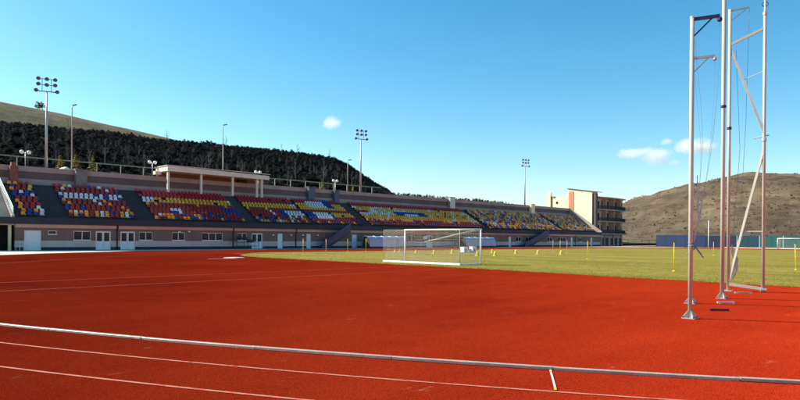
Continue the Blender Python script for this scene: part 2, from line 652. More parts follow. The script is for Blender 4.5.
gt.links.new(iop.outputs[0], gout.inputs[0])
gro.modifiers.new('crumb', 'NODES').node_group = gt

# ---- concrete apron in front of the grandstand
mb = MB()
ap = [(-95, -5), (-52, 0.5), (-57.2, 5.8), (-63.4, 12.0), (-67.6, 16.8), (-70.8, 21.9), (-76.4, 29.3), (-76.4, 125), (-73.2, 138), (-66.2, 150.2), (-60, 160.3), (-60, 163), (-95, 163)]
mb.add([(x, y, 0.03) for x, y in ap] + [(x, y, -0.1) for x, y in ap], [tuple(range(len(ap)))] + [(i, i + len(ap), (i + 1) % len(ap) + len(ap), (i + 1) % len(ap)) for i in range(len(ap))])
tag(link('pavement', mb.mesh('pavement', 'concrete')), kind='structure')

# ---- pitch: grass sheet with ragged rim
GX0, GX1, GY0, GY1 = -61.9, 12.0, 28.6, 139.5
gv = []
N = 260
rim = []
for i in range(N + 1):
    t = i / N
    x = GX0 + (GX1 - GX0) * t
    y = GY0 + (-1.7 * max(0, (x + 25) / 25) if x > -25 else 0) + 0.22 * fbm(x, 3, 0.9)
    if x < -46:   # rounded corner towards the stand
        y += 0.045 * (-46 - x) ** 2 * 0.8
    rim.append((x, y))
for i in range(1, 120):
    t = i / 120
    rim.append((GX1, rim[N][1] + (GY1 - rim[N][1]) * t))
for i in range(N + 1):
    x = GX1 + (GX0 - GX1) * i / N
    y = GY1 + 0.15 * fbm(x, 9, 0.9)
    if x < -50:
        y -= 0.06 * (-50 - x) ** 2
    if x > -5:
        y -= 0.06 * (x + 5) ** 2
    rim.append((x, y))
mb = MB()
mb.add([(x, y, 0.012) for x, y in rim], [tuple(range(len(rim)))])
pitch = tag(link('grass_pitch', mb.mesh('grass_pitch', 'pitch_grass')), kind='structure')
strip_on('pitch_line', [(-60, 33.44), (-12, 33.44)], 0.1, 0.016, 'faded_line', pitch).data.materials[0] = simple('chalk_worn', (0.34, 0.32, 0.14), 0.9, vary=0.3, scale=0.4)
# tufts standing along the rim and over the near part of the pitch: uncountable
nb = 26000
u = rng.random(nb)
bx = GX0 + 2 + rng.random(nb) * 66
by0 = np.interp(bx, [p[0] for p in rim[:N + 1]], [p[1] for p in rim[:N + 1]])
by = by0 + (u ** 2.2) * 24 - 0.06
hgt = 0.02 + 0.03 * rng.random(nb)
ang = rng.random(nb) * math.pi
wd = 0.012 + 0.02 * rng.random(nb)
lean = (rng.random((nb, 2)) - 0.5) * 0.06
dx, dy = np.cos(ang) * wd, np.sin(ang) * wd
V = np.empty((nb, 3, 3))
V[:, 0] = np.stack([bx - dx, by - dy, np.full(nb, 0.01)], 1)
V[:, 1] = np.stack([bx + dx, by + dy, np.full(nb, 0.01)], 1)
V[:, 2] = np.stack([bx + lean[:, 0], by + lean[:, 1], hgt], 1)
go = link('grass_tufts', big_mesh('grass_tufts', V.reshape(-1, 3), np.arange(nb * 3).reshape(-1, 3), ['grass_blade']))
tag(go, 'short dry grass standing over the near rim of the pitch', 'grass', kind='stuff')


# ---- terrain behind the grandstand
FOREST = [(-80, 25.5), (21.4, 26.4), (32.9, 26.9), (43.5, 27.4), (55.3, 27.6), (71.3, 27.4), (83.3, 28.0), (100, 28.3), (119.1, 28.7), (134, 28.3), (139, 27.0), (145.8, 24.0), (153.3, 20.8), (162.2, 17.6), (178, 15.4), (260, 13), (400, 8)]


def bank(x, y):
    d = -x
    r = interp(y * 170 / max(d, 114), FOREST)
    if d < 108:
        z = 10.55
    elif d < 114:
        z = 10.55 + 2.2 * sstep((d - 108) / 6)
    elif d < 170:
        z = 12.75 + (r - 12.75) * (d - 114) / 56
    else:
        z = r - 0.10 * (d - 170)
    z += 0.35 * fbm(x, y, 0.06) * (1 if d > 114 else 0)
    if y > 160:
        z = 0.6 + (z - 0.6) * (1 - sstep((y - 160) / 22) * (1.0 if d < 120 else max(0, 1 - (d - 120) / 60)))
    if d > 114:
        z += 1.8 * (d - 114) / 56 if d < 170 else 1.8
    return z


def grid(name, xs, ys, fn, mat):
    V = [(x, y, fn(x, y)) for y in ys for x in xs]
    nx = len(xs)
    F = [(j * nx + i, j * nx + i + 1, (j + 1) * nx + i + 1, (j + 1) * nx + i) for j in range(len(ys) - 1) for i in range(nx - 1)]
    return tag(link(name, big_mesh(name, V, F, [mat], smooth=True)), kind='structure')


grid('wooded_hill', [-92.2 - 2.2 * i for i in range(8)][::1] + [-110 - 3 * i for i in range(42)], [-80 + 4 * i for i in range(100)], bank, 'forest_floor')

GRIDGE = [(-100, 64), (41.4, 62.6), (63.7, 62.6), (75.9, 61.7), (88.8, 60.8), (109.8, 58.2), (138.5, 55.6), (161.7, 52.0), (231, 38), (330, 22), (420, 8)]


def ghill(x, y):
    d = -x
    r = interp(y - (d - 330) * 0.2, GRIDGE)
    t = (d - 190) / 140
    z = 18 + (r - 18) * (sstep(t) if t < 1 else 1) - (0.05 * (d - 330) if d > 330 else 0)
    return z + 0.7 * fbm(x, y, 0.02) - (12 if t < 0.02 else 0)


grid('grassy_hill', [-186 - 5 * i for i in range(50)], [-100 + 8 * i for i in range(66)], ghill, 'hill_dry_grass')

RIDGE = [(-700, 4), (-500, 8), (-400, 12), (-309, 18), (-268, 27.5), (-249, 32.3), (-231, 37), (-213.6, 40.5), (-197, 44), (-181, 47.2), (-159, 49.9), (-138, 50.8), (-112, 49), (-76, 45), (-30, 38), (60, 30), (200, 24), (420, 10)]


def rhill(x, y):
    sx = x * 520 / max(y, 250) if y < 520 else x
    r = interp(0.55 * sx + 0.45 * x, RIDGE)
    t = (y - 235) / 285
    z = r * (0.30 * sstep(t * 1.6) + 0.70 * sstep(t) ** 1.2) if t < 1 else r - 0.06 * (y - 520)
    # terraces and gullies
    e = max(0, min(1, t * 3)) * max(0, min(1, (1.02 - t) * 8 + 0.12))
    z += e * (3.4 * fbm(x, y, 0.012) + 1.3 * fbm(x, y, 0.05, 4, 3.1) + 1.3 * math.sin(z * 0.75 + 2.5 * fbm(x, y, 0.01)))
    # earth scar cut into the slope
    s = math.exp(-((x + 108) / 42) ** 2) * math.exp(-((y - 462) / 10) ** 2)
    z -= 5.5 * s
    return z if t > 0 else -0.4


grid('scrub_hill', [-560 + 5 * i for i in range(180)], [232 + 4 * i for i in range(100)], rhill, 'hill_scrub')


def leaf_cloud(pts, size, seed, up=0.3):
    """random little quads (n,4,3) at points"""
    r = np.random.default_rng(seed)
    n = len(pts)
    a = r.normal(size=(n, 3))
    a /= np.linalg.norm(a, axis=1)[:, None]
    b = np.cross(a, r.normal(size=(n, 3)))
    b /= np.linalg.norm(b, axis=1)[:, None]
    s = size * (0.6 + 0.8 * r.random(n))[:, None]
    a = a * s
    b = b * s * 0.6
    return np.stack([pts - a - b, pts + a - b, pts + a + b, pts - a + b], 1)


# scrub dotted over the far hill: a mass nobody could count
pts = []
rr = np.random.default_rng(5)
while len(pts) < 3600:
    y = 262 + 258 * rr.random() ** 0.8
    x = -330 * (y / 520) - 40 + rr.random() * 420
    if fbm(x, y, 0.02, 4, 7.7) > -0.35 + 0.5 * rr.random():
        pts.append((x, y, rhill(x, y)))
P3 = np.array(pts)
k = 9
rad = (0.25 + 0.5 * rr.random(len(P3)) ** 2)
off = rr.normal(size=(len(P3), k, 3)) * np.array([1, 1, 0.6])
cl = (P3[:, None, :] + off * rad[:, None, None] * 0.5 + np.array([0, 0, 0.5]) * rad[:, None, None]).reshape(-1, 3)
Q = leaf_cloud(cl, 0.26, 3)
tag(link('hillside_scrub', big_mesh('hillside_scrub', Q.reshape(-1, 3), np.arange(len(Q) * 4).reshape(-1, 4), ['scrub'])), 'low brown scrub dotted over the dry hill beyond the fence', 'scrub', kind='stuff')


# ---- the dark wood on the bank behind the stand
def conifer_proto(seed, h=1.0, n=110):
    r = np.random.default_rng(seed)
    t = r.random(n) ** 0.8
    rad = (1 - t) * 0.30 * (0.45 + 0.65 * r.random(n)) * (0.8 + 0.3 * np.sin(t * 26)) + 0.01
    an = r.random(n) * 2 * math.pi
    c = np.stack([rad * np.cos(an), rad * np.sin(an), 0.10 + 0.9 * t], 1)
    o = np.stack([np.cos(an), np.sin(an), np.full(n, -0.35)], 1) * (0.07 + 0.07 * (1 - t))[:, None]
    s = np.stack([-np.sin(an), np.cos(an), (r.random(n) - 0.5) * 0.6], 1) * (0.035 + 0.03 * (1 - t))[:, None]
    return np.stack([c - o * 0.4 - s, c - o * 0.4 + s, c + o, c + o * 0.2 - s * 0.2], 1)   # n,4,3


protos = [conifer_proto(s) for s in range(6)]
trees = []
while len(trees) < 8000:
    x = -112 - 62 * rr.random() ** 0.85
    y = -10 + 185 * rr.random()
    if x > -116 and rr.random() < 0.6:
        continue
    z = bank(x, y)
    if z < 11.5 or y > 165 or y > -0.945 * x:
        continue
    trees.append((x, y, z))
parts_ = []
for i, (x, y, z) in enumerate(trees):
    h = 0.6 + 0.6 * rr.random() + (0.7 if rr.random() < 0.03 else 0)
    if x < -156:
        h *= 0.75
    a = rr.random() * 6.28
    q = protos[i % 6]
    ca, sa = math.cos(a), math.sin(a)
    wv = h * (2.8 + 1.6 * rr.random())
    X_ = (q[..., 0] * ca - q[..., 1] * sa) * wv + x
    Y_ = (q[..., 0] * sa + q[..., 1] * ca) * wv + y
    parts_.append(np.stack([X_, Y_, q[..., 2] * h + z - 0.2], -1))
Q = np.concatenate(parts_)
tag(link('conifer_wood', big_mesh('conifer_wood', Q.reshape(-1, 3), np.arange(len(Q) * 4).reshape(-1, 4), ['needle_dark'])), 'dark dense wood covering the bank behind the grandstand', 'wood', kind='stuff')


# ================================================================== TRACK KERB
kerb = bpy.data.objects.new('track_kerb', None)
col.objects.link(kerb)
kerb['_w'] = (-14.0, 3.0, 0)
kerb.location = (-14.0, 3.0, 0)
tag(kerb, 'raised pale metal kerb edging the inside of the bend', 'kerb')
a0, a1, nseg = R(-112), R(-38), 34
for s in range(nseg):
    b0 = a0 + (a1 - a0) * s / nseg + 0.00016
    b1 = a0 + (a1 - a0) * (s + 1) / nseg - 0.00016
    m = MB()
    dz = 0.003 * math.sin(s * 2.3)
    dr = 0.004 * math.sin(s * 1.7)
    prof = [(-0.036, 0.010), (-0.036, 0.044), (-0.030, 0.050), (0.030, 0.050), (0.036, 0.044), (0.036, 0.010)]
    vs, fs = [], []
    n = 8
    for i in range(n + 1):
        a = b0 + (b1 - b0) * i / n
        for pr, pz in prof:
            vs.append((KC[0] + (KR + pr + dr) * math.cos(a), KC[1] + (KR + pr + dr) * math.sin(a), pz + dz))
    L = len(prof)
    for i in range(n):
        for j in range(L):
            fs.append((i * L + j, i * L + (j + 1) % L, (i + 1) * L + (j + 1) % L, (i + 1) * L + j))
    fs += [tuple(range(L))[::-1], tuple(n * L + j for j in range(L))]
    m.add(vs, fs)
    sg = part('kerb_segment', m, 'kerb_metal', kerb)
    m = MB()
    for i in (1, 4, 7):
        a = b0 + (b1 - b0) * i / n
        cx, cy = KC[0] + KR * math.cos(a), KC[1] + KR * math.sin(a)
        m.box(cx - 0.03, cx + 0.03, cy - 0.03, cy + 0.03, 0, 0.016 + dz)
    part('foot', m, 'rubber_black', sg)
    a = b1 + 0.00016
    m = MB()
    m.tube([(KC[0] + KR * math.cos(a - 0.0012), KC[1] + KR * math.sin(a - 0.0012), 0.029), (KC[0] + KR * math.cos(a + 0.0012), KC[1] + KR * math.sin(a + 0.0012), 0.029)], 0.027, 6)
    part('joint_sleeve', m, 'galvanised', sg)


# ================================================================== GRANDSTAND
XF = -81.3
Y0S, Y1S = 17.3, 158.0
gs = thing('grandstand', 'long grandstand with rows of coloured plastic seats above a rendered ground floor', 'grandstand', (XF, 88, 0))

openings = []   # (kind, y0, y1, z0, z1)
for k, a, b, z0, z1 in [('gate', 18.2, 20.0, 0.05, 2.42), ('vent', 20.7, 21.65, 1.95, 2.42), ('win2', 23.5, 25.5, 1.25, 2.4),
                        ('door', 26.05, 27.9, 0.05, 2.42), ('door', 29.05, 30.95, 0.05, 2.42), ('win2', 31.45, 33.25, 1.27, 2.4),
                        ('win2', 35.9, 37.75, 1.27, 2.4), ('win3', 40.25, 43.5, 1.27, 2.4), ('win2', 45.9, 47.5, 1.27, 2.4),
                        ('door', 48.25, 50.2, 0.05, 2.42), ('leaf', 52.85, 53.85, 0.05, 2.42), ('leaf', 58.35, 59.3, 0.05, 2.42),
                        ('leaf', 68.0, 69.2, 0.05, 2.4), ('win2', 76.5, 78.5, 1.27, 2.4), ('win2', 82, 84, 1.27, 2.4), ('door', 87, 89, 0.05, 2.42),
                        ('win2', 101, 103, 1.27, 2.4), ('win2', 105.2, 107.2, 1.27, 2.4), ('leaf', 114.5, 115.6, 0.05, 2.4), ('win2', 117.5, 119.6, 1.27, 2.4),
                        ('win3', 121.5, 125, 1.27, 2.4), ('win2', 131, 133, 1.27, 2.4), ('win3', 136, 139.4, 1.27, 2.4), ('leaf', 142, 143.1, 0.05, 2.4),
                        ('win2', 146, 148, 1.27, 2.4), ('leaf', 152.4, 153.6, 0.05, 2.4)]:
    openings.append((k, a, b, z0, z1))


def band(z0, z1, x0, x1, mat, name):
    """a course of render running the length of the wall, cut where doors and windows are"""
    m = MB()
    ys = [Y0S + 0.0]
    y = Y0S
    for k, a, b, oz0, oz1 in openings:
        if oz1 <= z0 or oz0 >= z1:
            continue
        m.box(x0, x1, y, a, z0, z1)
        if oz0 > z0 + 0.01:
            m.box(x0, x1, a, b, z0, oz0)
        if oz1 < z1 - 0.01:
            m.box(x0, x1, a, b, oz1, z1)
        y = b
    m.box(x0, x1, y, Y1S, z0, z1)
    return part(name, m, mat, gs)


band(0.0, 0.42, XF - 0.5, XF + 0.03, 'plinth_blue', 'plinth')
band(0.42, 1.20, XF - 0.5, XF, 'pale_render', 'lower_wall')
band(1.20, 2.72, XF - 0.5, XF + 0.012, 'brown_render', 'upper_wall')
m = MB()
m.box(XF - 9.5, XF - 0.9, Y0S + 0.2, Y1S - 0.2, 0.0, 3.1)
part('core', m, 'interior_dark', gs)
for a, b in [(17.3, 28.5), (28.75, 45.0), (45.25, 56.1), (56.35, 61.0), (65.9, 80.6), (80.85, 95.5), (95.75, 108.9), (128.6, 144.0), (144.2, 158.0)]:
    m = MB()
    m.box(XF - 0.5, XF + 0.22, a, b, 2.72, 3.14)
    part('fascia_beam', m, 'pink_render', gs)
for a, b in [(61.03, 65.87), (108.93, 128.57)]:
    m = MB()
    m.box(XF - 0.5, XF + 0.14, a, b, 2.72, 3.14)
    part('stair_lintel', m, 'mauve_wall', gs)

for i, (k, a, b, z0, z1) in enumerate(openings):
    xo = XF - 0.14
    if k == 'gate':
        o = MB()
        o.box(xo - 0.06, xo, a, b, z0, z1)
        d = part('double_gate', o, 'white_door', gs)
        o = MB()
        for t in range(1, 12):
            y = a + (b - a) * t / 12
            o.box(xo, xo + (0.03 if t == 6 else 0.012), y - 0.012, y + 0.012, z0 + 0.04, z1 - 0.04)
        part('ribs', o, 'white_frame', d)
    elif k == 'door':
        o = MB()
        fr = 0.07
        o.box(xo - 0.06, xo + 0.05, a, a + fr, z0, z1); o.box(xo - 0.06, xo + 0.05, b - fr, b, z0, z1)
        o.box(xo - 0.06, xo + 0.05, a + fr, b - fr, z1 - fr, z1)
        d = part('double_door', o, 'white_frame', gs)
        mid_ = (a + b) / 2
        for u0, u1 in ((a + fr, mid_ - 0.01), (mid_ + 0.01, b - fr)):
            o = MB()
            o.box(xo - 0.04, xo, u0, u1, z0, 1.15)
            o.box(xo - 0.04, xo, u0, u0 + 0.11, 1.15, z1 - fr); o.box(xo - 0.04, xo, u1 - 0.11, u1, 1.15, z1 - fr)
            o.box(xo - 0.04, xo, u0 + 0.11, u1 - 0.11, z1 - fr - 0.12, z1 - fr)
            part('leaf', o, 'white_door', d)
            o = MB()
            o.box(xo - 0.035, xo - 0.025, u0 + 0.11, u1 - 0.11, 1.15, z1 - fr - 0.12)
            part('pane', o, 'glass', d)
    elif k == 'leaf':
        o = MB()
        o.box(xo - 0.06, xo, a, b, z0, z1)
        d = part('door', o, 'white_door', gs)
        o = MB()
        o.box(xo, xo + 0.04, a, a + 0.06, z0, z1); o.box(xo, xo + 0.04, b - 0.06, b, z0, z1); o.box(xo, xo + 0.04, a + 0.06, b - 0.06, z1 - 0.06, z1)
        part('frame', o, 'white_frame', d)
        o = MB()
        o.box(xo + 0.002, xo + 0.06, b - 0.2, b - 0.08, 1.05, 1.09)
        part('handle', o, 'dark_metal', d)
    elif k.startswith('win') or k == 'vent':
        n = {'win2': 2, 'win3': 3, 'vent': 1}[k]
        o = MB()
        t = 0.08
        o.box(xo - 0.05, xo + 0.03, a, b, z0, z0 + t); o.box(xo - 0.05, xo + 0.03, a, b, z1 - t, z1)
        for q in range(n + 1):
            y = a + (b - a - t) * q / n
            o.box(xo - 0.05, xo + 0.03, y, y + t, z0 + t, z1 - t)
        w = part('window', o, 'white_frame', gs)
        o = MB()
        o.box(XF - 0.06, XF + 0.07, a - 0.05, b + 0.05, z0 - 0.05, z0 - 0.003)
        part('sill', o, 'white_frame', w)
        for q in range(n):
            o = MB()
            ya = a + (b - a - t) * q / n + t
            yb = a + (b - a - t) * (q + 1) / n
            o.box(xo - 0.03, xo - 0.02, ya, yb, z0 + t, z1 - t)
            part('pane', o, 'glass', w)
            if (i + q) % 5 == 0:   # roller blind half down
                o = MB()
                o.box(xo - 0.10, xo - 0.09, ya, yb, z0 + t + 0.5 * ((i * 7 + q * 3) % 5) / 5 + 0.3, z1 - t)
                part('blind', o, 'pale_render', w)
for y in (28.62, 45.12, 56.22, 80.72, 95.62, 144.1):
    o = MB()
    o.tube([(XF + 0.1, y, 0.1), (XF + 0.1, y, 3.3)], 0.075, 8)
    part('downpipe', o, 'dark_metal', gs, True)
for y, z in ((36.9, 2.5), (38.3, 2.55), (52.0, 2.2), (55.3, 2.25), (57.6, 2.25), (60.6, 2.25)):   # small bulkhead lamps
    o = MB()
    o.sphere((XF + 0.08, y, z - 0.05), 0.14, 10, 6, (0.7, 1.5, 0.7))
    part('wall_lamp', o, 'globe_glass', gs, True)
o = MB()
o.sphere((XF + 0.03, 87.3 - 0.6, 1.95), 0.62, 20, 8, (0.05, 1.15, 0.55))
part('oval_sign', o, 'white_frame', gs, True)

# parapet and front railing
m = MB()
m.box(XF - 0.30, XF + 0.42, 15.6, Y1S, 3.15, 3.92)
part('parapet', m, 'slate_parapet', gs)
m = MB()
for z in (4.35, 4.72):
    m.tube([(XF + 0.1, 17.4, z), (XF + 0.1, Y1S, z)], 0.018, 6)
y = 17.5
while y < Y1S:
    m.tube([(XF + 0.1, y, 3.9), (XF + 0.1, y, 4.72)], 0.02, 6)
    y += 2.35
part('front_railing', m, 'dark_metal', gs)

# stepped terrace
ROWS, RISE, DEPTH, XR0, ZR0 = 11, 0.41, 0.72, -82.0, 3.93
prof = [(XR0 + 0.4, ZR0)]
for k in range(ROWS):
    x = XR0 - DEPTH * k
    prof += [(x + (0.4 if k == 0 else 0), ZR0 + RISE * k), (x - DEPTH + 0.02, ZR0 + RISE * k)]
    prof.append((x - DEPTH + 0.02, ZR0 + RISE * (k + 1)))
ztop = ZR0 + RISE * ROWS
prof += [(-91.2, ztop), (-91.2, 3.12), (XR0 + 0.7, 3.12), (XR0 + 0.7, ZR0)]
clean = []
for q in prof:
    if not clean or (abs(q[0] - clean[-1][0]) + abs(q[1] - clean[-1][1])) > 1e-5:
        clean.append(q)
m = MB()
m.prism_y(clean, Y0S + 0.25, Y1S - 0.25)
part('terrace', m, 'slate', gs)

blocks = [(18.15, 20.75), (23.3, 31.4), (34.1, 47.9), (50.0, 60.3), (61.0, 71.2), (73.8, 107.2), (109.0, 139.6), (141.0, 157.2)]
for (pa, pb), (qa, qb) in zip(blocks[:-1], blocks[1:]):
    ya, yb = pb + 0.12, qa - 0.12
    if yb - ya < 0.5:
        ya, yb = pb + 0.02, qa - 0.02
    for k in range(ROWS):
        x = XR0 - DEPTH * k
        m = MB()
        m.box(x - DEPTH + 0.02, x - DEPTH + 0.02 + 0.36, ya, yb, ZR0 + RISE * k - 0.05, ZR0 + RISE * k + RISE / 2)
        part('aisle_step', m, 'slate', gs)

# seats
SEATS = {'r': 'seat_red', 'c': 'seat_crimson', 'y': 'seat_yellow', 'o': 'seat_orange', 'b': 'seat_blue', 'w': 'seat_white'}
B1 = ['yorr', 'brry', 'orry', 'bwbb', 'bbbw', 'rrrr', 'orrr', 'orrr', 'orrw', 'obow', 'ybbw']
B2 = ['rrywrrrbrwrcc', 'rwrrrrrrrrwrr', 'rrrrrrrrrrrrb', 'wwwwwwwbwbwww', 'bwwwwwwwwbwwb', 'orrrrrwrorrrr', 'rorrrrrwrorrr',
      'brrbrrrrrrror', 'brrbrrrrbrrro', 'owoyrowobrowo', 'ryborywyrrywb']


def seat_colour(bi, r, c, n, rnd):
    f = c / max(1, n - 1)
    if bi == 0:
        return B1[r][min(c, 3)]
    if bi == 1:
        return B2[r][min(c, 12)]
    if bi == 2:
        if r < 3: return 'c'
        if r in (3, 4):
            if c < (3 if r == 3 else 2): return 'w'
            return 'w' if (r == 3 and c == n - 1) else 'y' if rnd.random() < 0.8 else 'o'
        if r == 5: return 'o' if c in (0, 2) or rnd.random() < 0.15 else 'r'
        if r == 7 and c in (5, 6, 7): return 'w'
        if r == 8 and c in (5, 6): return 'b'
        if r == 8 and c == 7: return 'w'
        if r in (6, 7) and f > 0.84: return 'b'
        if r == 8 and f > 0.6: return rnd.choice('rrb')
        if r == 9: return rnd.choice('rrobb') if c > 2 else 'rwo'[c]
        if r == 10: return rnd.choice('yorrbbory')
        return 'r'
    if bi == 3:
        if r < 3: return 'c'
        if r in (3, 4): return 'w' if f > 0.9 and r == 3 else 'y'
        if r == 5: return 'y' if rnd.random() < 0.2 else 'r'
        if r in (6, 7, 8) and f > 0.55:
            if 0.55 < f < 0.68: return 'b'
            return 'w' if r < 8 else 'wr'[c % 2]
        if r in (6, 7) and 0.36 < f < 0.46: return 'w'
        if r >= 9: return rnd.choice('rrbyobw')
        return 'r'
    if bi == 4:
        if r < 4:
            if 0.2 < f < 0.62: return 'w' if r > 0 else 'r'
            if 0.62 <= f < 0.8: return 'b'
            return 'r' if r < 2 else 'y'
        if r == 4: return 'y'
        if r in (5, 9): return 'r'
        if r in (6, 7, 8):
            if f < 0.12: return 'b'
            if f < 0.48: return 'w'
            if f < 0.58: return 'b'
            return 'y' if r < 8 else 'r'
        return rnd.choice('rrrby')
    if bi == 5:
        if r < 2: return 'c'
        if r in (2, 3):
            if 0.18 < f < 0.5: return rnd.choice('yyw')
            return rnd.choice('yyyyow')
        if r in (4, 5):
            if f < 0.08: return 'w' if r == 5 else 'r'
            if f < 0.28: return rnd.choice('wwy')
            if f < 0.36: return 'b'
            if f < 0.48: return 'w' if r == 5 else 'b'
            if f < 0.56: return 'b'
            return rnd.choice('yyyoyrw')
        if r in (6, 7): return rnd.choice('yyyyyow')
        if r == 8: return rnd.choice('rryry')
        return rnd.choice('rrrrb')
    return rnd.choice('yyyyooorrrbbbw') if bi == 6 else rnd.choice('yyyyoowbbrr')


def seat_mb():
    s = MB()
    w = 0.225
    # shell seen from the front: lip, pan, scooped back with a rounded top
    P = [(0.22, 0.36), (0.22, 0.41), (-0.10, 0.39), (-0.17, 0.45), (-0.22, 0.68), (-0.24, 0.74)]
    W = [w, w, w * 0.96, w, w * 0.92, w * 0.55]
    Bk = [(0.18, 0.33), (0.20, 0.36), (-0.13, 0.35), (-0.21, 0.44), (-0.26, 0.68), (-0.27, 0.74)]
    vs = [(x, -W[i], z) for i, (x, z) in enumerate(P)] + [(x, W[i], z) for i, (x, z) in enumerate(P)]
    vs += [(x, -W[i], z) for i, (x, z) in enumerate(Bk)] + [(x, W[i], z) for i, (x, z) in enumerate(Bk)]
    n = len(P)
    fs = []
    for i in range(n - 1):
        fs.append((i, i + n, i + n + 1, i + 1))
        fs.append((2 * n + i + 1, 2 * n + i + n + 1, 2 * n + i + n, 2 * n + i))
        fs.append((i, i + 1, 2 * n + i + 1, 2 * n + i))
        fs.append((n + i + 1, n + i, 3 * n + i, 3 * n + i + 1))
    fs.append((n - 1, 2 * n - 1, 4 * n - 1, 3 * n - 1))
    fs.append((0, 2 * n, 3 * n, n))
    s.add(vs, fs)
    return s


smb = seat_mb()
seat_me = {k: smb.mesh('seat', v) for k, v in SEATS.items()}
SV, SF = np.array(smb.v), np.array(smb.f)
rnd = random.Random(3)
allseats = []
for bi, (ya, yb) in enumerate(blocks):
    n = max(4, int(round((yb - ya) / (0.63 if bi < 2 else 0.57))))
    p = (yb - ya) / n
    for r in range(ROWS):
        k = ROWS - 1 - r
        for c in range(n):
            y = ya + p * (c + 0.5) + (0.16 if k % 2 else -0.16) * p
            colr = seat_colour(bi, r, c, n, rnd)
            if rnd.random() < 0.015 and bi > 1:
                continue
            allseats.append((y, XR0 - DEPTH * k - 0.38, ZR0 + RISE * k - 0.02, colr, rnd.uniform(-0.05, 0.05)))
allseats.sort(key=lambda s: s[0] + 0.0)
for y, x, z, cc, rz in allseats[:300]:
    link('seat', seat_me[cc], gs, (x, y, z), rz)
rest = allseats[300:]
Vs, Fs, Ms = [], [], []
names = list(SEATS.values())
for i, (y, x, z, cc, rz) in enumerate(rest):
    c_, s_ = math.cos(rz), math.sin(rz)
    q = np.stack([SV[:, 0] * c_ - SV[:, 1] * s_ + x, SV[:, 0] * s_ + SV[:, 1] * c_ + y, SV[:, 2] + z], 1)
    Vs.append(q)
    Fs.append(SF + i * len(SV))
    Ms += [names.index(SEATS[cc])] * len(SF)
tag(link('seat_rows', big_mesh('seat_rows', np.concatenate(Vs), np.concatenate(Fs), names, Ms), gs), 'mosaic of red, yellow, blue and white seats further along the stand', kind='stuff')

# back wall in three courses
m = MB()
m.box(-91.6, -90.95, Y0S, Y1S, ztop - 0.05, 9.25)
part('wall_base_course', m, 'mauve_wall', gs)
m = MB()
m.box(-91.6, -91.10, Y0S, Y1S, 9.25, 10.20)
part('wall_band', m, 'dark_mauve', gs)
m = MB()
m.box(-91.8, -90.98, Y0S, Y1S, 10.20, 10.88)
part('wall_coping', m, 'mauve_wall', gs)
# stacks standing at the head of the aisles
for (ya, yb, z1, mt) in [(26.3, 27.75, 10.95, 'grey_block'), (65.2, 66.6, 11.1, 'blue_grey_block'), (71.2, 72.3, 10.75, 'blue_grey_block'),
                         (104.4, 106.1, 11.35, 'galvanised'), (137.2, 138.9, 11.25, 'cream_render')]:
    m = MB()
    m.box(-90.93, -90.2, ya, yb, ztop + 0.01, z1 - 0.12)
    m.box(-90.99, -90.1, ya - 0.08, yb + 0.08, z1 - 0.12, z1)
    part('ventilation_stack', m, mt, gs)
m = MB()
m.box(-90.93, -90.1, 18.55, 19.45, ztop + 0.01, 10.7)
m.box(-90.85, -90.2, 18.7, 19.25, 10.7, 11.2)
part('brick_pier', m, 'brick_brown', gs)

# canopy over the box seats
m = MB()
m.add([(-92.3, 38.1, 11.62), (-88, 38.1, 11.52), (-88, 55.5, 11.42), (-92.3, 55.5, 11.52), (-92.3, 38.1, 12.32), (-88, 38.1, 12.32), (-88, 55.5, 12.1), (-92.3, 55.5, 12.1)],
      [(0, 3, 2, 1), (4, 5, 6, 7), (0, 1, 5, 4), (1, 2, 6, 5), (2, 3, 7, 6), (3, 0, 4, 7)])
cano = part('canopy_roof', m, 'cream_roof', gs)
m = MB()
m.box(-92.42, -87.9, 37.98, 55.62, 12.325, 12.40)
part('roof_edge', m, 'cream_roof', cano)
m = MB()
m.box(-91.0, -90.2, 37.2, 38.09, 11.1, 11.6)
part('bracket', m, 'cream_roof', cano)
for y in (38.4, 43.6, 48.95, 53.4, 54.3):
    m = MB()
    m.box(-88.62, -88.34, y - 0.15, y + 0.15, ztop + 0.0, 11.5)
    part('canopy_column', m, 'cream_roof', gs)
m = MB()
m.box(-92.25, -91.9, 38.2, 55.4, 10.9, 11.55)
part('canopy_back_wall', m, 'brown_render', gs)
m = MB()
m.box(-92.0, -91.3, 51.6, 53.2, 10.9, 11.5)
part('canopy_doorway', m, 'interior_dark', gs)

# near end: sloping end wall with a pale railing, entrance recess below
ex, ez = [-81.6, -89.9], [3.92, ztop + 0.15]
m = MB()
vs = []
for y in (17.0, 17.3):
    vs += [(-81.6, y, 3.0), (-91.3, y, 3.0), (-91.3, y, ez[1] + 0.1), (-89.9, y, ez[1] + 0.1), (-81.6, y, 4.15)]
m.add(vs, [(0, 1, 2, 3, 4), (9, 8, 7, 6, 5), (0, 5, 6, 1), (1, 6, 7, 2), (2, 7, 8, 3), (3, 8, 9, 4), (4, 9, 5, 0)])
part('end_wall', m, 'pale_render', gs)
m = MB()
for dz in (0.30, 0.62, 0.95):
    m.tube([(-81.6, 17.15, 4.15 + dz), (-89.9, 17.15, ez[1] + 0.1 + dz)], 0.03, 6)
for i in range(40):
    t = i / 39
    x, z = -81.6 - 8.3 * t, 4.15 + (ez[1] + 0.1 - 4.15) * t
    m.bar((x, 17.15, z - 0.02), (x, 17.15, z + 0.95), 0.05, 0.05)
part('end_railing', m, 'rail_pale', gs)
m = MB()
for i in range(22):
    m.box(-81.9 - 0.36 * i, -81.9 - 0.36 * (i + 1), 15.75, 16.98, 3.0, 4.0 + 0.22 * i)
part('end_stairs', m, 'concrete', gs)
m = MB()
m.tube([(-81.9, 15.8, 5.0), (-89.8, 15.8, 9.7)], 0.04, 6)
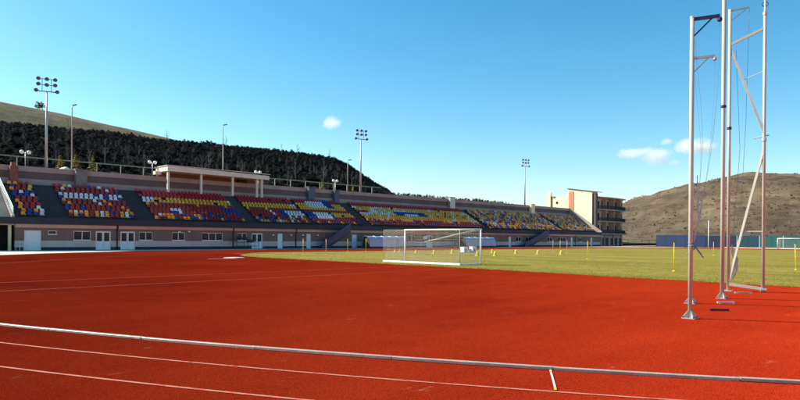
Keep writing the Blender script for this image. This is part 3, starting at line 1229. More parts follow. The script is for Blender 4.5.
for i in range(14):
    t = i / 13
    m.tube([(-81.9 - 7.9 * t, 15.8, 4.0 + 4.6 * t), (-81.9 - 7.9 * t, 15.8, 5.0 + 4.7 * t)], 0.03, 6)
part('stair_handrail', m, 'rail_pale', gs)
m = MB()
m.box(-90, XF, 12.6, 15.55, 0, 3.6)
part('end_pavilion', m, 'cream_render', gs)
m = MB()
m.box(-82.3, -82.0, 16.75, 17.05, 0.03, 3.0)
part('entrance_column', m, 'cream_render', gs)
m = MB()
m.box(-90, -84.2, 15.6, 17.2, 0.0, 3.0)
part('entrance_recess', m, 'interior_dark', gs)
m = MB()
for z in (0.55, 1.0):
    m.tube([(-81.0, 17.25, z), (-81.0, 18.15, z)], 0.03, 6)
for y in (17.3, 17.7, 18.1):
    m.tube([(-81.0, y, 0.03), (-81.0, y, 1.0)], 0.025, 6)
part('entrance_rail', m, 'white_frame', gs)

# two outside flights from the terrace to the track
for (yt, yb) in ((66.2, 60.2), (128.6, 112.0 + 6.5)):
    m = MB()
    n = 20
    for i in range(n):
        t0, t1 = i / n, (i + 1) / n
        m.box(-81.0 + 0.02, -79.6, yt + (yb - yt) * t0, yt + (yb - yt) * t1, max(0.03, 3.3 * (1 - t1) - 0.55), 3.3 * (1 - t0))
    st = part('outside_stairs', m, 'plinth_blue', gs)
    m = MB()
    vs = [(-79.55, yt, 2.7), (-79.55, yt, 4.2), (-79.55, yb, 0.95), (-79.55, yb, 0.03), (-79.47, yt, 2.7), (-79.47, yt, 4.2), (-79.47, yb, 0.95), (-79.47, yb, 0.03)]
    m.add(vs, [(0, 1, 2, 3), (7, 6, 5, 4), (0, 4, 5, 1), (1, 5, 6, 2), (2, 6, 7, 3), (3, 7, 4, 0)])
    part('stair_balustrade', m, 'navy_steel', st)
# far end wall
m = MB()
vs = []
for y in (158.0, 158.4):
    vs += [(-81.0, y, 0.0), (-91.8, y, 0.0), (-91.8, y, 10.9), (-91.0, y, 10.9), (-81.0, y, 4.2)]
m.add(vs, [(0, 1, 2, 3, 4), (9, 8, 7, 6, 5), (0, 5, 6, 1), (1, 6, 7, 2), (2, 7, 8, 3), (3, 8, 9, 4), (4, 9, 5, 0)])
part('end_wall', m, 'mauve_wall', gs)


# ================================================================== SHELTERS BESIDE THE TRACK
def shelter(xc, y0, y1, label):
    t = thing('barrel_shelter', label, 'shelter', (xc, y0, 0.03), 'barrel roofed shelters on the apron')
    n = 12
    rad, hgt_ = 1.05, 2.15
    prof = []
    for i in range(n + 1):
        a = math.pi * i / n
        prof.append((xc - rad * math.cos(a), 0.35 + (hgt_ - 0.35) * math.sin(a) ** 0.7))
    ring = prof + [(x * 0.97 + xc * 0.03, z - 0.03) for x, z in prof[::-1]]
    s = MB()
    s.prism_y(ring, y0, y1)
    part('vaulted_skin', s, 'shelter_skin', t, False)
    for k in range(6):
        y = y0 + (y1 - y0) * k / 5
        s = MB()
        s.tube([(xc - (xc - x) * 1.01, y, z + 0.012) for x, z in prof], 0.03, 6)
        part('rib', s, 'dark_metal' if k in (0, 5) else 'rail_pale', t)
    s = MB()
    s.box(xc - rad, xc + rad, y0, y1, 0.03, 0.36)
    part('base_frame', s, 'plinth_blue', t)
    s = MB()
    s.prism_y([(x * 0.94 + xc * 0.06, z - 0.06) for x, z in prof], y0 + 0.15, y0 + 0.22)
    part('end_panel', s, 'interior_dark', t)


shelter(-77.7, 68.0, 77.0, 'pale blue barrel shelter on the apron left of the goal')
shelter(-77.7, 93.6, 103.6, 'pale blue barrel shelter seen through the right half of the goal')


# ================================================================== FOOTBALL GOALS
def goal(name, label, gx, gy, sgn, group=None):
    """mouth on y=gy, net towards sgn"""
    t = thing(name, label, 'goal', (gx, gy, 0.012), group)
    hw, h, dp = 3.72, 2.50, 2.25
    yr = gy + sgn * dp
    m = MB(); m.tube([(gx - hw, gy, 0), (gx - hw, gy, h - 0.06)], 0.06, 12); part('post', m, 'goal_white', t, True)
    m = MB(); m.tube([(gx + hw, gy, 0), (gx + hw, gy, h - 0.06)], 0.06, 12); part('post', m, 'goal_white', t, True)
    m = MB(); m.tube([(gx - hw - 0.06, gy, h - 0.06), (gx + hw + 0.06, gy, h - 0.06)], 0.06, 12); part('crossbar', m, 'goal_white', t, True)
    m = MB(); m.bar((gx - hw - 0.05, yr, 0.075), (gx + hw + 0.05, yr, 0.075), 0.12, 0.12); part('ground_bar', m, 'goal_white', t)
    for s in (-1, 1):
        m = MB(); m.bar((gx + s * hw, gy, 0.06), (gx + s * hw, yr + 0.065 * -sgn, 0.06), 0.08, 0.08); part('side_bar', m, 'goal_white', t)
        m = MB()
        m.tube([(gx + s * hw, yr, 0.1), (gx + s * hw, yr, h - 0.1)], 0.022, 8)
        m.tube([(gx + s * hw, gy, h - 0.06), (gx + s * hw, yr, h - 0.1)], 0.022, 8)
        part('net_support', m, 'net_cord', t, True)
    m = MB(); m.tube([(gx - hw, yr, h - 0.1), (gx + hw, yr, h - 0.1)], 0.012, 6); part('net_line', m, 'net_cord', t)
    # netting: every cord is a thin square bar
    m = MB()
    q = 0.006
    nx, nz, nd = 62, 20, 18
    for i in range(nx + 1):
        x = gx - hw + 2 * hw * i / nx
        sag = 0.05 * math.sin(i * 0.9)
        m.bar((x, yr, 0.14), (x + sag, yr, h - 0.1), q, q)
        m.bar((x, yr, h - 0.1), (x, gy, h - 0.06), q, q)
    for j in range(nz + 1):
        z = 0.14 + (h - 0.24) * j / nz
        m.bar((gx - hw, yr, z), (gx + hw, yr, z), q, q)
        for s in (-1, 1):
            m.bar((gx + s * hw, yr, z), (gx + s * hw, gy, z), q, q)
    for j in range(nd + 1):
        y = yr + (gy - yr) * j / nd
        m.bar((gx - hw, y, h - 0.1), (gx + hw, y, h - 0.1), q, q)
        for s in (-1, 1):
            m.bar((gx + s * hw, y, 0.12), (gx + s * hw, y, h - 0.1), q, q)
    tag(part('net', m, 'net_cord', t), kind='stuff')
    return t


g1 = goal('football_goal', 'white football goal with net at the near end of the pitch', -29.8, 33.44, -1, 'football goals')
m = MB()   # rolled flap of netting looped up from the right corner
m.tube([(-26.08, 33.3, 2.42), (-27.2, 32.5, 2.12), (-28.6, 31.6, 1.72), (-29.4, 31.25, 1.55)], [0.05, 0.06, 0.05, 0.02], 8)
tag(part('rolled_net', m, 'net_cord', g1, True), 'pale roll of netting hanging diagonally from the top corner')
goal('football_goal', 'distant white football goal in front of the teal fence', -35.0, 160.0, 1, 'football goals')


# ================================================================== THROWING CAGE
AD = Vector((0.90, 0.43, 0)).normalized()   # the arms reach this way


def cage_post(px, py, h, rad, label, arm=True, collar=None, armmat='navy_steel', group='posts of the throwing cage'):
    t = thing('cage_post', label, 'post', (px, py, 0), group)
    m = MB(); m.tube([(px, py, 0.02), (px, py, h * 0.5), (px, py, h)], rad, 16); part('pole', m, 'cage_paint', t, True)
    m = MB(); m.lathe((px, py, h), [(rad * 1.05, -0.02), (rad * 1.05, 0.015), (rad * 0.5, 0.03)], 12); part('cap', m, 'cage_paint', t)
    m = MB()
    m.box(px - 0.14, px + 0.14, py - 0.14, py + 0.14, 0.002, 0.022)
    bp = part('base_plate', m, 'galvanised', t)
    for k in range(4):
        a = R(45 + 90 * k)
        u = Vector((math.cos(a), math.sin(a), 0)); s = Vector((-u.y, u.x, 0)) * 0.007
        c = Vector((px, py, 0.021))
        p0, p1, p2 = c + u * rad * 0.9, c + u * 0.17, c + u * rad * 0.9 + Vector((0, 0, 0.17))
        p3 = c + u * 0.165 + Vector((0, 0, 0.03))
        m = MB()
        m.add([p0 - s, p1 - s, p3 - s, p2 - s, p0 + s, p1 + s, p3 + s, p2 + s], [(0, 1, 2, 3), (7, 6, 5, 4), (0, 4, 5, 1), (1, 5, 6, 2), (2, 6, 7, 3), (3, 7, 4, 0)])
        part('gusset', m, 'galvanised', t)
    m = MB()
    for sx in (-1, 1):
        for sy in (-1, 1):
            m.lathe((px + sx * 0.11, py + sy * 0.11, 0.022), [(0.016, 0), (0.016, 0.02), (0.008, 0.035)], 6)
    part('bolts', m, 'dark_metal', bp)
    if arm:
        c = Vector((px, py, h - 0.05))
        e = c + AD * 0.56 + Vector((0, 0, 0.02))
        m = MB(); m.bar(c, e, 0.055, 0.07); part('arm', m, armmat, t)
        m = MB(); m.bar(c + Vector((0, 0, -0.42)), c + AD * 0.42, 0.03, 0.03); part('brace', m, armmat, t)
        m = MB()
        m.lathe((e.x, e.y, e.z - 0.13), [(0.03, 0), (0.055, 0.02), (0.055, 0.07), (0.03, 0.10)], 10)
        part('pulley', m, armmat, t)
        # halyard: down from the pulley to the cleat, one loose fall and one taut
        m = MB()
        cl = Vector((px, py, 1.72)) + AD * rad
        pts = []
        for i in range(15):
            s = i / 14
            p = e.lerp(cl, s ** 1.6) if False else Vector((e.x + (cl.x - e.x) * s ** 2.2, e.y + (cl.y - e.y) * s ** 2.2, e.z - 0.12 + (cl.z - e.z + 0.12) * s))
            pts.append(p)
        m.tube(pts, 0.003, 5)
        part('rope', m, 'rope_dark' if h < 8 else 'rope_pale', t)
        m = MB()
        pts = [Vector((px, py, h - 0.5)) + AD * (rad + 0.02)]
        for i in range(1, 15):
            s = i / 14
            bow = 0.16 * math.sin(s * math.pi) ** 1.5
            pts.append(Vector((px, py, h - 0.5 + (1.75 - h + 0.5) * s)) + AD * (rad + 0.02 + bow))
        m.tube(pts, 0.003, 5)
        m.tube([pts[-1] + Vector((0, 0, 1.2)) + AD * 0.2, pts[-1] + Vector((0, 0, 0.5)) + AD * 0.12, pts[-1]], 0.010, 5)
        m.tube([pts[-1] + Vector((0, 0, 1.5)) + AD * 0.06, pts[-1] + Vector((0, 0, 0.6)) + AD * 0.10, pts[-1]], 0.010, 5)
        part('rope', m, 'rope_pale', t)
        m = MB()
        for z in (1.60, 1.635, 1.70):
            m.lathe((px, py, z), [(rad + 0.001, 0), (rad + 0.010, 0.008), (rad + 0.010, 0.018), (rad + 0.001, 0.026)], 10)
        m.tube([Vector((px, py, 1.75)) + AD * rad, Vector((px, py, 1.55)) + AD * (rad + 0.10), Vector((px, py, 1.38)) + AD * (rad + 0.22)], 0.012, 5)
        m.tube([Vector((px, py, 1.75)) + AD * rad, Vector((px, py, 1.60)) + AD * (rad + 0.06), Vector((px, py, 1.44)) - AD * (rad + 0.06)], 0.012, 5)
        part('rope_coil', m, 'rope_dark', t)
    if collar:
        m = MB(); m.lathe((px, py, collar), [(rad * 1.0, 0), (rad * 1.35, 0.01), (rad * 1.35, 0.08), (rad * 1.0, 0.09)], 14); part('collar', m, 'dark_metal', t)
    return t


cage_post(-5.20, 14.36, 6.85, 0.046, 'nearest pale cage post with navy arm at its top')
cage_post(-6.425, 17.795, 6.95, 0.046, 'cage post hidden behind the nearest post, with slim lower arm', armmat='galvanised')
cage_post(-6.34, 20.10, 10.4, 0.058, 'thick tall cage post without arm between nearest post and gate', arm=False, collar=5.85)

ga, gb = Vector((-7.15, 23.28, 0)), Vector((-6.13, 23.58, 0))
t = thing('cage_gate', 'tall narrow cage gate of two pale poles joined by diagonal struts', 'gate', (-7.15, 23.28, 0))
m = MB(); m.tube([ga + Vector((0, 0, 0.02)), ga + Vector((0, 0, 9.95))], 0.055, 14); part('hinge_pole', m, 'cage_paint', t, True)
m = MB(); m.tube([gb + Vector((0, 0, 0.14)), gb + Vector((0, 0, 9.6)), gb + Vector((0, 0, 9.62)), gb + Vector((0, 0, 11.0))], [0.052, 0.052, 0.036, 0.036], 14); part('free_pole', m, 'cage_paint', t, True)
for (p, q, w) in (((ga, 8.70), (gb, 9.13), 0.085), ((ga, 8.62), (gb, 5.5), 0.075), ((gb, 4.98), (ga, 0.25), 0.075), ((ga, 0.25), (gb, 0.12), 0.10)):
    m = MB(); m.bar(p[0] + Vector((0, 0, p[1])), q[0] + Vector((0, 0, q[1])), w, w)
    part('strut', m, 'cage_paint', t)
for fa, za, fb, zb, rd in ((0.42, 7.42, 0.98, 7.65, 0.012), (0.42, 2.1, 0.98, 2.1, 0.022), (0.70, 5.33, 1.14, 5.42, 0.02)):
    m = MB(); m.tube([ga.lerp(gb, fa) + Vector((0, 0, za)), ga.lerp(gb, fb) + Vector((0, 0, zb))], rd, 6); part('stay_rod', m, 'rail_pale', t)
for z in (5.2, 9.55):
    m = MB()
    m.lathe((gb.x, gb.y, z), [(0.055, 0), (0.075, 0.02), (0.075, 0.12), (0.055, 0.14)], 12)
    part('hinge_ring', m, 'galvanised', t)
m = MB(); m.lathe((ga.x, ga.y, 5.7), [(0.056, 0), (0.078, 0.01), (0.078, 0.09), (0.056, 0.1)], 12); part('collar', m, 'dark_metal', t)
m = MB()
for k in range(14):
    a0_, a1_ = 2 * math.pi * k / 14, 2 * math.pi * (k + 1) / 14
    c = gb + AD * 0.0 + Vector((0, 0, 9.95))
    m.tube([c + AD * 0.09 * math.cos(a0_) + Vector((0, 0, 0.09 * math.sin(a0_))), c + AD * 0.09 * math.cos(a1_) + Vector((0, 0, 0.09 * math.sin(a1_)))], 0.012, 5)
part('ring', m, 'dark_metal', t)
c = ga + Vector((0, 0, 9.9)); e = c + AD * 0.6 + Vector((0, 0, 0.06))
m = MB(); m.bar(c, e, 0.05, 0.05); part('arm', m, 'galvanised', t)
m = MB(); m.bar(c + Vector((0, 0, -0.38)), c + AD * 0.5, 0.024, 0.024); part('brace', m, 'galvanised', t)
m = MB()
m.tube([e + Vector((0, 0, -0.05)), ga + AD * 0.52 + Vector((0, 0, 6)), ga + AD * 0.40 + Vector((0, 0, 3.2)), ga + AD * 0.1 + Vector((0, 0, 1.6))], 0.006, 5)
m.tube([ga + AD * 0.2 + Vector((0, 0, 8.5)), ga + AD * 0.34 + Vector((0, 0, 5)), ga + AD * 0.2 + Vector((0, 0, 2.6)), ga + AD * 0.08 + Vector((0, 0, 1.5))], 0.006, 5)
part('rope', m, 'rope_dark', t)
m = MB()
rg = random.Random(5)
for k in range(7):
    p0 = ga + AD * 0.1 + Vector((0, 0, 1.65 - 0.04 * k))
    p1 = ga + AD * (0.22 + 0.1 * rg.random()) + Vector((0, 0, 1.2 - 0.08 * k))
    p2 = ga + AD * (0.10 + 0.15 * rg.random()) + Vector((0, 0, 0.75 - 0.06 * k))
    m.tube([p0, p1, p2], 0.012, 5)
part('rope_coil', m, 'rope_pale', t)
m = MB()
m.tube([gb + AD * -0.09 + Vector((0, 0, 0.085)), gb + AD * 0.09 + Vector((0, 0, 0.085))], 0.08, 12)
part('castor', m, 'galvanised', t)
m = MB()
m.box(ga.x - 0.15, ga.x + 0.15, ga.y - 0.15, ga.y + 0.15, 0.002, 0.025)
part('base_plate', m, 'galvanised', t)

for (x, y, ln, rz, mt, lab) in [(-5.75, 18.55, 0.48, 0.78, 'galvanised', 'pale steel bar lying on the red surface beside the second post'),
                                (-5.25, 16.45, 0.46, 0.75, 'dark_metal', 'dark bar standing in for a shadow on the red surface beside the nearest post'),  # added dark bar, shaped and coloured as a short shadow on the track
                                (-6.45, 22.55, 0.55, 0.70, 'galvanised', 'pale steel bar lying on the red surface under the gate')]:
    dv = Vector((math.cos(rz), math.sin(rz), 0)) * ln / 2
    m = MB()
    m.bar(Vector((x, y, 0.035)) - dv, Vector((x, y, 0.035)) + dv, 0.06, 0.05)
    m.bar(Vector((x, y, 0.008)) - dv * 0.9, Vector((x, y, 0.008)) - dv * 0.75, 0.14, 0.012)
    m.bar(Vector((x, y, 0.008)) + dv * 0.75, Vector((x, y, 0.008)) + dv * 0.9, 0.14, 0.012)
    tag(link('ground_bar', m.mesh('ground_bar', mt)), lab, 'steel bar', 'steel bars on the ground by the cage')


# ================================================================== TRAINING GEAR ON THE PITCH
def slalom(x, y, h, lab, lean=(0, 0)):
    t = thing('slalom_pole', lab, 'pole', (x, y, 0.012), 'slalom poles on the pitch')
    m = MB(); m.tube([(x, y, 0.0), (x + lean[0], y + lean[1], h)], 0.022, 8); part('pole', m, 'pole_yellow', t, True)
    m = MB(); m.lathe((x + lean[0], y + lean[1], h), [(0.023, -0.02), (0.028, 0.0), (0.018, 0.03)], 8); part('cap', m, 'pole_yellow', t)
    m = MB(); m.lathe((x, y, 0.012), [(0.09, 0), (0.09, 0.02), (0.03, 0.06)], 10); part('foot', m, 'pole_yellow', t)


for a in [(-52.93, 37.56, 1.65, 'leftmost yellow slalom pole, before the second white door right of the corner', (0, 0.02)),
          (-50.24, 38.54, 1.65, 'yellow slalom pole in front of the left outside stairs', (0, 0)),
          (-60.5, 49.9, 1.65, 'thin yellow slalom pole left of the barrel shelter', (0.02, 0)),
          (-60.0, 52.6, 1.65, 'thin yellow slalom pole in front of the barrel shelter', (0, 0)),
          (-46.53, 76.35, 1.7, 'leftmost of three far slalom poles right of the goal', (0, 0)),
          (-44.23, 74.38, 1.7, 'middle one of three far slalom poles right of the goal', (0.03, 0)),
          (-43.73, 75.37, 1.7, 'rightmost of three far slalom poles right of the goal', (0, 0)),
          (-27.43, 50.89, 1.68, 'yellow slalom pole below the right end of the grandstand', (0, 0.03)),
          (-13.73, 35.43, 1.62, 'bright yellow slalom pole just left of the nearest cage post', (0, 0)),
          (-25.65, 78.18, 1.62, 'small far slalom pole seen between the cage posts', (0, 0)),
          (-9.59, 43.81, 1.58, 'yellow slalom pole leaning at the right edge of the picture', (-0.06, 0.02))]:
    slalom(*a)


def cone(x, y, lab, s=1.0):
    t = thing('marker_cone', lab, 'cone', (x, y, 0.012), 'yellow marker cones on the pitch')
    m = MB()
    m.lathe((x, y, 0.012), [(0.17 * s, 0.02), (0.05 * s, 0.42 * s), (0.035 * s, 0.44 * s)], 12)
    part('cone_body', m, 'cone_yellow', t, True)
    m = MB(); m.box(x - 0.19 * s, x + 0.19 * s, y - 0.19 * s, y + 0.19 * s, 0.012, 0.035); part('cone_base', m, 'cone_yellow', t)


for x, y, lab, s in [(-57.0, 55.0, 'leftmost small yellow cone, behind the goal net', 0.8), (-56.7, 55.6, 'second small yellow cone from the left, behind the goal net', 0.8),
                     (-51.8, 53.6, 'third yellow cone from the left, just right of the left goalpost', 0.9), (-48.0, 52.7, 'yellow cone seen through the middle of the goal', 1.0),
                     (-48.2, 56.2, 'yellow cone seen through the net left of the white boxes', 1.1), (-39.5, 50.1, 'yellow cone seen through the net just inside the right goalpost', 1.1),
                     (-47.8, 63.7, 'farther yellow cone of two just right of the right goalpost', 1.0), (-38.5, 51.8, 'nearer yellow cone of two just right of the right goalpost', 1.1),
                     (-43.0, 62.1, 'third yellow cone right of the goal', 1.1), (-40.2, 62.6, 'fourth yellow cone right of the goal', 1.1), (-38.2, 64.5, 'rightmost yellow cone, below the three far slalom poles', 1.1)]:
    cone(x, y, lab, s)
for i, (x, y, lab) in enumerate([(-50.7, 61.5, 'left one of two white boxes on the grass behind the goal'), (-50.05, 62.5, 'right one of two white boxes on the grass behind the goal')]):
    t = thing('equipment_box', lab, 'box', (x, y, 0.012), 'white boxes on the pitch')
    m = MB(); m.box(x - 0.3, x + 0.3, y - 0.38, y + 0.38, 0.05, 0.66 + 0.05 * i); part('box_body', m, 'goal_white', t)
    m = MB(); m.box(x - 0.33, x + 0.33, y - 0.41, y + 0.41, 0.66 + 0.05 * i, 0.74 + 0.05 * i); part('lid', m, 'white_frame', t)
    m = MB(); m.box(x - 0.26, x + 0.26, y - 0.34, y + 0.34, 0.012, 0.05); part('skid', m, 'dark_metal', t)
    m = MB(); m.box(x + 0.30, x + 0.315, y - 0.16, y + 0.16, 0.24, 0.48); part('handle_recess', m, 'grey_block', t)

t = thing('hurdle_rack', 'dark metal rack standing against the stand wall beside the double door', 'rack', (-79.4, 46.3, 0.03))
m = MB()
for y in (44.4, 46.2, 48.0):
    for x in (-80.0, -78.9):
        m.tube([(x, y, 0.03), (x, y, 1.55)], 0.04, 6)
part('upright', m, 'dark_metal', t)
for z in (0.5, 1.05, 1.5):
    m = MB()
    for x in (-80.0, -78.9):
        m.tube([(x, 44.3, z), (x, 48.1, z)], 0.03, 6)
    for k in range(12):
        m.tube([(-80.0, 44.5 + 0.3 * k, z), (-78.9, 44.5 + 0.3 * k, z)], 0.02, 5)
    part('shelf_frame', m, 'dark_metal', t)
m = MB(); m.box(-79.9, -79.0, 44.9, 46.1, 1.52, 1.85); m.box(-79.8, -79.1, 46.5, 47.3, 1.08, 1.4); part('folded_gear', m, 'plinth_blue', t)
t = thing('takeoff_board', 'flat white board lying on the red surface near the pitch corner', 'board', (-46.2, 25.6, 0))
m = MB()
c = Vector((-46.2, 25.75, 0.04)); d = Vector((-0.35, 0.94, 0)).normalized()
m.bar(c - d * 0.62, c + d * 0.62, 1.2, 0.07)
part('board', m, 'white_line', t)
m = MB(); m.bar(Vector((-45.7, 23.2, 0.01)), c - d * 0.7 + Vector((0, 0, -0.03)), 0.10, 0.012)
part('guide_strip', m, 'white_line', t)


# ================================================================== LIGHT MASTS
def floodlight(x, y, z0, z1, lab):
    t = thing('floodlight_mast', lab, 'floodlight', (x, y, z0), 'floodlight masts behind the grandstand')
    m = MB(); m.tube([(x, y, z0), (x, y, z0 + (z1 - z0) * 0.5), (x, y, z1)], [0.20, 0.15, 0.10], 10); part('mast', m, 'galvanised', t, True)
    ax = Vector((0.25, 1, 0)).normalized()
    fw = Vector((1, -0.25, 0)).normalized()
    m = MB()
    m.bar(Vector((x, y, z1)) - ax * 1.25, Vector((x, y, z1)) + ax * 1.25, 0.10, 0.12)
    for dz in (0.9, 1.7):
        m.bar(Vector((x, y, z1 + dz)) - ax * 1.05, Vector((x, y, z1 + dz)) + ax * 1.05, 0.07, 0.07)
    for s in (-0.55, 0.55):
        m.bar(Vector((x, y, z1)) + ax * s, Vector((x, y, z1 + 1.7)) + ax * s, 0.07, 0.07)
    part('lamp_frame', m, 'lamp_housing', t)
    for (u, dz) in [(-1.25, 0.12), (1.25, 0.12), (-1.0, 1.0), (0, 0.95), (1.0, 1.0), (-1.0, 1.75), (0, 1.75), (1.0, 1.75)]:
        c = Vector((x, y, z1 + dz)) + ax * u + fw * 0.14
        m = MB()
        dn = (fw - Vector((0, 0, 0.75))).normalized()
        m.tube([c - dn * 0.18, c - dn * 0.05, c + dn * 0.14, c + dn * 0.17], [0.10, 0.20, 0.28, 0.28], 10)
        l = part('lamp', m, 'lamp_housing', t, False)
        m = MB(); m.tube([c + dn * 0.171, c + dn * 0.18], [0.25, 0.25], 10); part('lens', m, 'lens_grey', l)


floodlight(-93.5, 23.5, 10.55, 21.6, 'floodlight mast with eight lamps at the left, before the wooded hill')
floodlight(-93.5, 80.4, 10.55, 21.9, 'floodlight mast against the sky at the foot of the wooded hill')
floodlight(-93.5, 139.0, 10.55, 21.6, 'farthest floodlight mast, left of the cream building')


def slim_lamp(x, y, z0, z1, lab):
    t = thing('street_lamp', lab, 'street lamp', (x, y, z0), 'slim lamp posts behind the grandstand')
    m = MB(); m.tube([(x, y, z0), (x, y, z1 - 0.3), (x + 0.12, y + 0.1, z1)], [0.11, 0.07, 0.05], 8); part('post', m, 'galvanised', t, True)
    m = MB(); m.bar((x + 0.08, y + 0.06, z1), (x + 0.75, y + 0.3, z1 + 0.06), 0.24, 0.12); part('lamp_head', m, 'lamp_housing', t)


slim_lamp(-93.5, 26.7, 10.55, 20.2, 'slim grey lamp post right of the left floodlight mast')
slim_lamp(-93.5, 49.9, 10.55, 20.6, 'slim grey lamp post rising behind the canopy')
slim_lamp(-93.5, 77.0, 10.55, 17.3, 'slim grey lamp post just left of the middle floodlight mast')


def globe_lamp(x, y, z0, z1, lab):
    t = thing('globe_lamp', lab, 'lamp', (x, y, z0), 'twin globe lamps along the top of the stand')
    m = MB(); m.tube([(x, y, z0), (x, y, z1)], [0.06, 0.045], 8); part('post', m, 'galvanised', t, True)
    m = MB(); m.bar((x, y - 0.34, z1 - 0.16), (x, y + 0.34, z1 - 0.16), 0.05, 0.05); part('cross_arm', m, 'lamp_housing', t)
    for s in (-1, 1):
        m = MB(); m.sphere((x, y + s * 0.42, z1), 0.27, 14, 10); part('globe', m, 'globe_glass', t, True)


globe_lamp(-92.6, 20.8, 10.55, 12.9, 'twin globe lamp at the far left above the corner seats')
globe_lamp(-92.8, 37.8, 10.55, 13.15, 'twin globe lamp at the left end of the canopy roof')
globe_lamp(-92.8, 56.2, 10.55, 13.15, 'twin globe lamp near the right end of the canopy roof')
globe_lamp(-90.5, 71.5, ztop, 12.6, 'twin globe lamp on a pale post above the middle aisle')

# ---- rail along the foot of the wood, with golden young conifers
t = thing('rail_fence', 'long weathered rail fence at the foot of the wooded hill', 'fence', (-112, 90, 12.3))
y = 16.0
while y < 103:
    m = MB(); m.bar((-112, y, bank(-112, y) - 0.2), (-112, y, 14.35), 0.12, 0.12); part('post', m, 'wood_rail', t)
    m = MB(); m.bar((-112, y + 0.06, 14.45), (-112, min(y + 3.94, 103), 14.45), 0.10, 0.20); part('rail', m, 'wood_rail', t)
    y += 4.0
for i, (y, h, lab) in enumerate([(29.6, 4.0, 'golden young conifer by the rail, right of the left floodlight mast'), (31.9, 4.4, 'golden young conifer by the rail, right of the first slim lamp post'),
                                 (34.6, 4.2, 'golden young conifer by the rail, left of the canopy'), (60.0, 3.6, 'golden young conifer by the rail, behind the canopy roof'),
                                 (67.0, 4.2, 'golden young conifer by the rail, right of the canopy'), (83.0, 3.6, 'golden young conifer by the rail, left of the middle floodlight mast'),
                                 (92.0, 3.4, 'golden young conifer by the rail, near the end of the wooded hill')]):
    z = bank(-109.6, y)
    t = thing('young_conifer', lab, 'tree', (-109.6, y, z), 'golden young conifers by the rail')
    m = MB(); m.tube([(-109.6, y, z - 0.1), (-109.6, y, z + h * 0.9)], [0.06, 0.02], 6); part('trunk', m, 'bark_dark', t)
    q = protos[i % 6] * np.array([h * 1.1, h * 1.1, h]) + np.array([-109.6, y, z])
    link('crown', big_mesh('crown', q.reshape(-1, 3), np.arange(len(q) * 4).reshape(-1, 4), ['needle_gold']), t)


t = thing('tarpaulin_heap', 'small pale covered heap on top of the wall right of the floodlight mast', 'heap', (-92.6, 25.6, 10.55))
m = MB()
prof_ = [(1.05, 0.0), (0.98, 0.22), (0.66, 0.50), (0.30, 0.74), (0.08, 0.82)]
m.lathe((-92.6, 25.6, 10.55), prof_, 11)
m.v = [(x + 0.10 * math.sin(5 * y + z * 7), y + 0.10 * math.sin(4 * x + z * 5), z) for x, y, z in m.v]
part('cover', m, 'cream_roof', t)
m = MB(); m.box(-93.5, -91.9, 24.6, 26.6, 10.5, 10.62); part('pallet', m, 'wood_rail', t)
t = thing('hilltop_tree', 'lone round tree on the grassy ridge behind the left floodlight mast', 'tree', (-322, 78.0, ghill(-322, 78.0)))
zt = ghill(-322, 78.0)
m = MB(); m.tube([(-322, 78.0, zt - 0.3), (-322, 78.0, zt + 2.2)], [0.2, 0.08], 6); part('trunk', m, 'bark_dark', t)
q = leaf_cloud(rr.normal(size=(170, 3)) * np.array([0.9, 0.9, 0.7]) + np.array([-322, 78.0, zt + 2.2]), 0.32, 9)
link('crown', big_mesh('crown', q.reshape(-1, 3), np.arange(len(q) * 4).reshape(-1, 4), ['scrub']), t)


# ---- bare pale trees standing out against the dark wood
def bare_tree(seed):
    r = random.Random(seed)
    trunk, twigs = MB(), MB()
    h = 1.0
    lean = (r.uniform(-0.04, 0.04), r.uniform(-0.04, 0.04))
    trunk.tube([(0, 0, -0.05), (lean[0] * 0.5, lean[1] * 0.5, 0.35), (lean[0], lean[1], 0.8), (lean[0] * 1.2, lean[1] * 1.2, 1.0)], [0.017, 0.013, 0.007, 0.003], 6)
    for i in range(16):
        z = 0.25 + 0.65 * r.random()
        a = r.random() * 6.28
        ln = (0.34 - 0.22 * z) * (0.7 + 0.6 * r.random())
        b0 = Vector((lean[0] * z, lean[1] * z, z))
        b1 = b0 + Vector((math.cos(a) * ln * 0.55, math.sin(a) * ln * 0.55, ln * 0.8))
        bm = b0.lerp(b1, 0.5) + Vector((math.cos(a), math.sin(a), -0.3)) * ln * 0.12
        twigs.tube([b0, bm, b1], [0.006, 0.004, 0.002], 4, cap=False)
        for k in range(4):
            s0 = bm.lerp(b1, r.random())
            a2 = a + r.uniform(-1.2, 1.2)
            l2 = ln * 0.4
            twigs.tube([s0, s0 + Vector((math.cos(a2) * l2 * 0.5, math.sin(a2) * l2 * 0.5, l2 * 0.8))], [0.003, 0.0015], 3, cap=False)
    return trunk.mesh('trunk', 'bark_pale'), twigs.mesh('branches', 'bark_pale')


